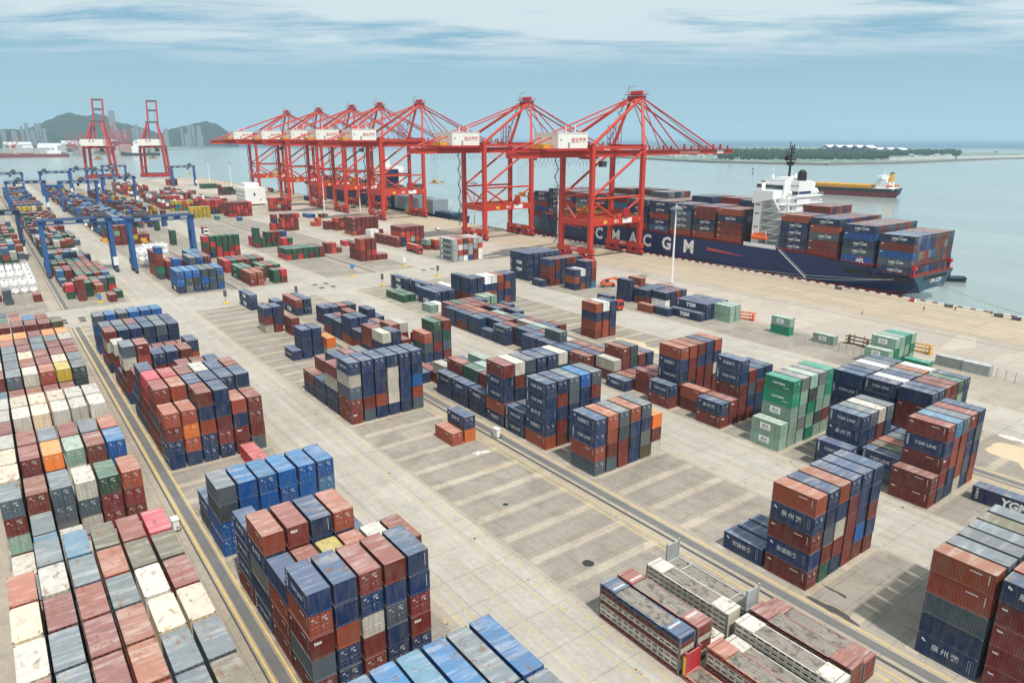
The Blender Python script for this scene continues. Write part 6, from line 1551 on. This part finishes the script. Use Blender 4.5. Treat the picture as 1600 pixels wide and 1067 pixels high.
# ------------------------------------------------------------------ the island on the right
ip = [(920, 243), (960, 246), (1010, 249), (1060, 252), (1120, 254.5), (1200, 256.5), (1290, 258), (1400, 256), (1480, 252.5), (1560, 249), (1660, 247)]
ib = [(1700, 243), (1600, 241.5), (1540, 240), (1470, 237.5), (1400, 233.5), (1300, 230.5), (1200, 230.5), (1140, 232), (1050, 235), (960, 238)]
poly = [at(a_, b_, -4) for a_, b_ in ip+ib]
mb = MB(); mb.prism([(p_.x, p_.y) for p_ in poly], 2, -6, -.5); struct(mb.obj('island', 'island_ground'))
mb = MB()
for a_, b_ in zip(ip, ip[1:]):
    A_, B_ = at(*a_, -4), at(*b_, -4); mb.bar(A_+Vector((0, 0, 1.5)), B_+Vector((0, 0, 1.5)), 14, 4.5)
struct(mb.obj('rock_revetment', 'rock_wall'))
for n_, (a_, b_, lab) in enumerate((((1388, 250.5), (1490, 248), 'long pale sea wall on the island, left part'), ((1494, 248), (1600, 246), 'long pale sea wall on the island, right part'))):
    A_, B_ = at(*a_, 0), at(*b_, 0); mb = MB(); mb.bar(A_+Vector((0, 0, 3)), B_+Vector((0, 0, 3)), 5, 7); tag(mb.obj('sea_wall', 'pale_wall'), lab, 'wall')
A_, B_ = at(1500, 234.3, -4), at(1640, 235.3, -4); mb = MB(); mb.bar(A_+Vector((0, 0, 2)), B_+Vector((0, 0, 2)), 14, 6); struct(mb.obj('breakwater', 'pale_wall'))
# terminal building with folded white roof
c_ = at(1285, 239, 0); c2 = at(1412, 241, 0); az = math.atan2(c2.y-c_.y, c2.x-c_.x); Lt = (c2-c_).length
o = empty('terminal_building', c_, 'long terminal building with a zigzag white roof on the island', 'building', None, az)
nseg = 8; seg = Lt/nseg; hgt = 26
for k in range(nseg):
    x = k*seg; hh = hgt*(1 if k < 5 else .72)
    mb = MB(); mb.add([(x, -18, hh*.78), (x+seg/2, -24, hh*1.12), (x+seg, -18, hh*.78), (x, 40, hh*.78), (x+seg/2, 46, hh*1.12), (x+seg, 40, hh*.78), (x, -18, hh*.74), (x+seg/2, -24, hh*1.07), (x+seg, -18, hh*.74), (x, 40, hh*.74), (x+seg/2, 46, hh*1.07), (x+seg, 40, hh*.74)],
                      [(0, 1, 4, 3), (1, 2, 5, 4), (9, 10, 7, 6), (10, 11, 8, 7), (0, 6, 7, 1), (1, 7, 8, 2), (3, 4, 10, 9), (4, 5, 11, 10)]); mb.obj('roof_fold', 'ship_white', o)
mb = MB(); mb.box(4, Lt-6, -8, 34, -1, hgt*.42); mb.box(seg*.4, seg*4.6, -8, 34, hgt*.42, hgt*.72); mb.obj('glass_wall', 'tower_glass', o)
mb = MB()
for k in range(nseg*2+1): mb.bar((k*seg/2, -16, -1), (k*seg/2, -16, hgt*(.76 if k < 10 else .54)), 1.2)
mb.obj('column', 'tower_concrete', o)
# trees of the island: a wood that reads as one mass, plus nearer rows
rnd = random.Random(9)
ico = [(0, 0, 1), (.894, 0, .447), (.276, .851, .447), (-.724, .526, .447), (-.724, -.526, .447), (.276, -.851, .447), (.724, .526, -.447), (-.276, .851, -.447), (-.894, 0, -.447), (-.276, -.851, -.447), (.724, -.526, -.447), (0, 0, -1)]
icf = [(0, 1, 2), (0, 2, 3), (0, 3, 4), (0, 4, 5), (0, 5, 1), (1, 6, 2), (2, 7, 3), (3, 8, 4), (4, 9, 5), (5, 10, 1), (6, 7, 2), (7, 8, 3), (8, 9, 4), (9, 10, 5), (10, 6, 1), (6, 11, 7), (7, 11, 8), (8, 11, 9), (9, 11, 10), (10, 11, 6)]
mb = MB()
for k in range(2600):
    px = rnd.uniform(1015, 1500); 
    if px < 1125: lo, hi = 236.5, 243
    elif px < 1385: lo, hi = 236, 250
    else: lo, hi = 238.5, 244
    if 1285 < px < 1412 and rnd.random() < .35: lo = 243
    py = rnd.uniform(lo, hi); g_ = at(px, py, -.5); s = rnd.uniform(4, 9)
    if rnd.random() < .25 and py > 241: continue
    for j in range(2):
        ox, oy, oz = rnd.uniform(-4, 4), rnd.uniform(-4, 4), rnd.uniform(.5, 1.1)*s; rr_ = s*rnd.uniform(.5, .8); R_ = rnd.random()*6.28
        mb.add([(g_.x+ox+rr_*(a_[0]*math.cos(R_)-a_[1]*math.sin(R_))*rnd.uniform(.7, 1.2), g_.y+oy+rr_*(a_[0]*math.sin(R_)+a_[1]*math.cos(R_))*rnd.uniform(.7, 1.2), oz+rr_*a_[2]*rnd.uniform(.8, 1.4)) for a_ in ico], icf)
o = mb.obj('island_wood', 'foliage'); o['kind'] = 'stuff'; tag(o, 'low dark green wood covering the island in front of the open sea', 'wood')
mb = MB()
for k in range(70):
    px = rnd.uniform(1030, 1480); py = rnd.uniform(240.5, 247); g_ = at(px, py, -.5); w_ = rnd.uniform(10, 40)
    mb = MB(); mb.box(-6, 6, -w_/2, w_/2, 0, rnd.uniform(3, 7)); o = mb.obj('low_building', 'pale_wall', None, g_); o.rotation_euler = (0, 0, .9); tag(o, 'low pale building among the island trees', 'building', 'low pale buildings on the island')
p = at(1556, 238.5, -4); o = empty('fishing_boat', (p.x, p.y, -4), 'tiny dark boat by the far breakwater at the right', 'boat')
mb = MB(); mb.prism([(-14, 0), (14, 0), (18, 4), (-15, 3.4)], 0, -3, 3); mb.obj('hull', 'hull_black', o); mb = MB(); mb.box(-2, 2, -9, -3, 3, 8); mb.obj('wheelhouse', 'ship_white', o)

# ------------------------------------------------------------------ haze
mb = MB(); mb.box(-16000, 9000, -9000, 22000, -11, 420)
hz = mb.mesh('haze'); m = bpy.data.materials.new('haze_air'); m.use_nodes = True; m.node_tree.nodes.clear()
ou = m.node_tree.nodes.new('ShaderNodeOutputMaterial'); pv = m.node_tree.nodes.new('ShaderNodeVolumePrincipled')
pv.inputs['Color'].default_value = (.62, .86, 1.0, 1); pv.inputs['Density'].default_value = 8.0e-5; pv.inputs['Anisotropy'].default_value = .2
m.node_tree.links.new(pv.outputs[0], ou.inputs['Volume']); hz.materials.append(m)
HAZE = True
if HAZE:
    o = link('haze', hz); o['kind'] = 'stuff'; tag(o, 'thin pale sea haze over the whole harbour', 'haze'); o.display_type = 'WIRE'
scene.cycles.volume_bounces = 1; scene.cycles.max_bounces = 6; scene.cycles.use_denoising = True
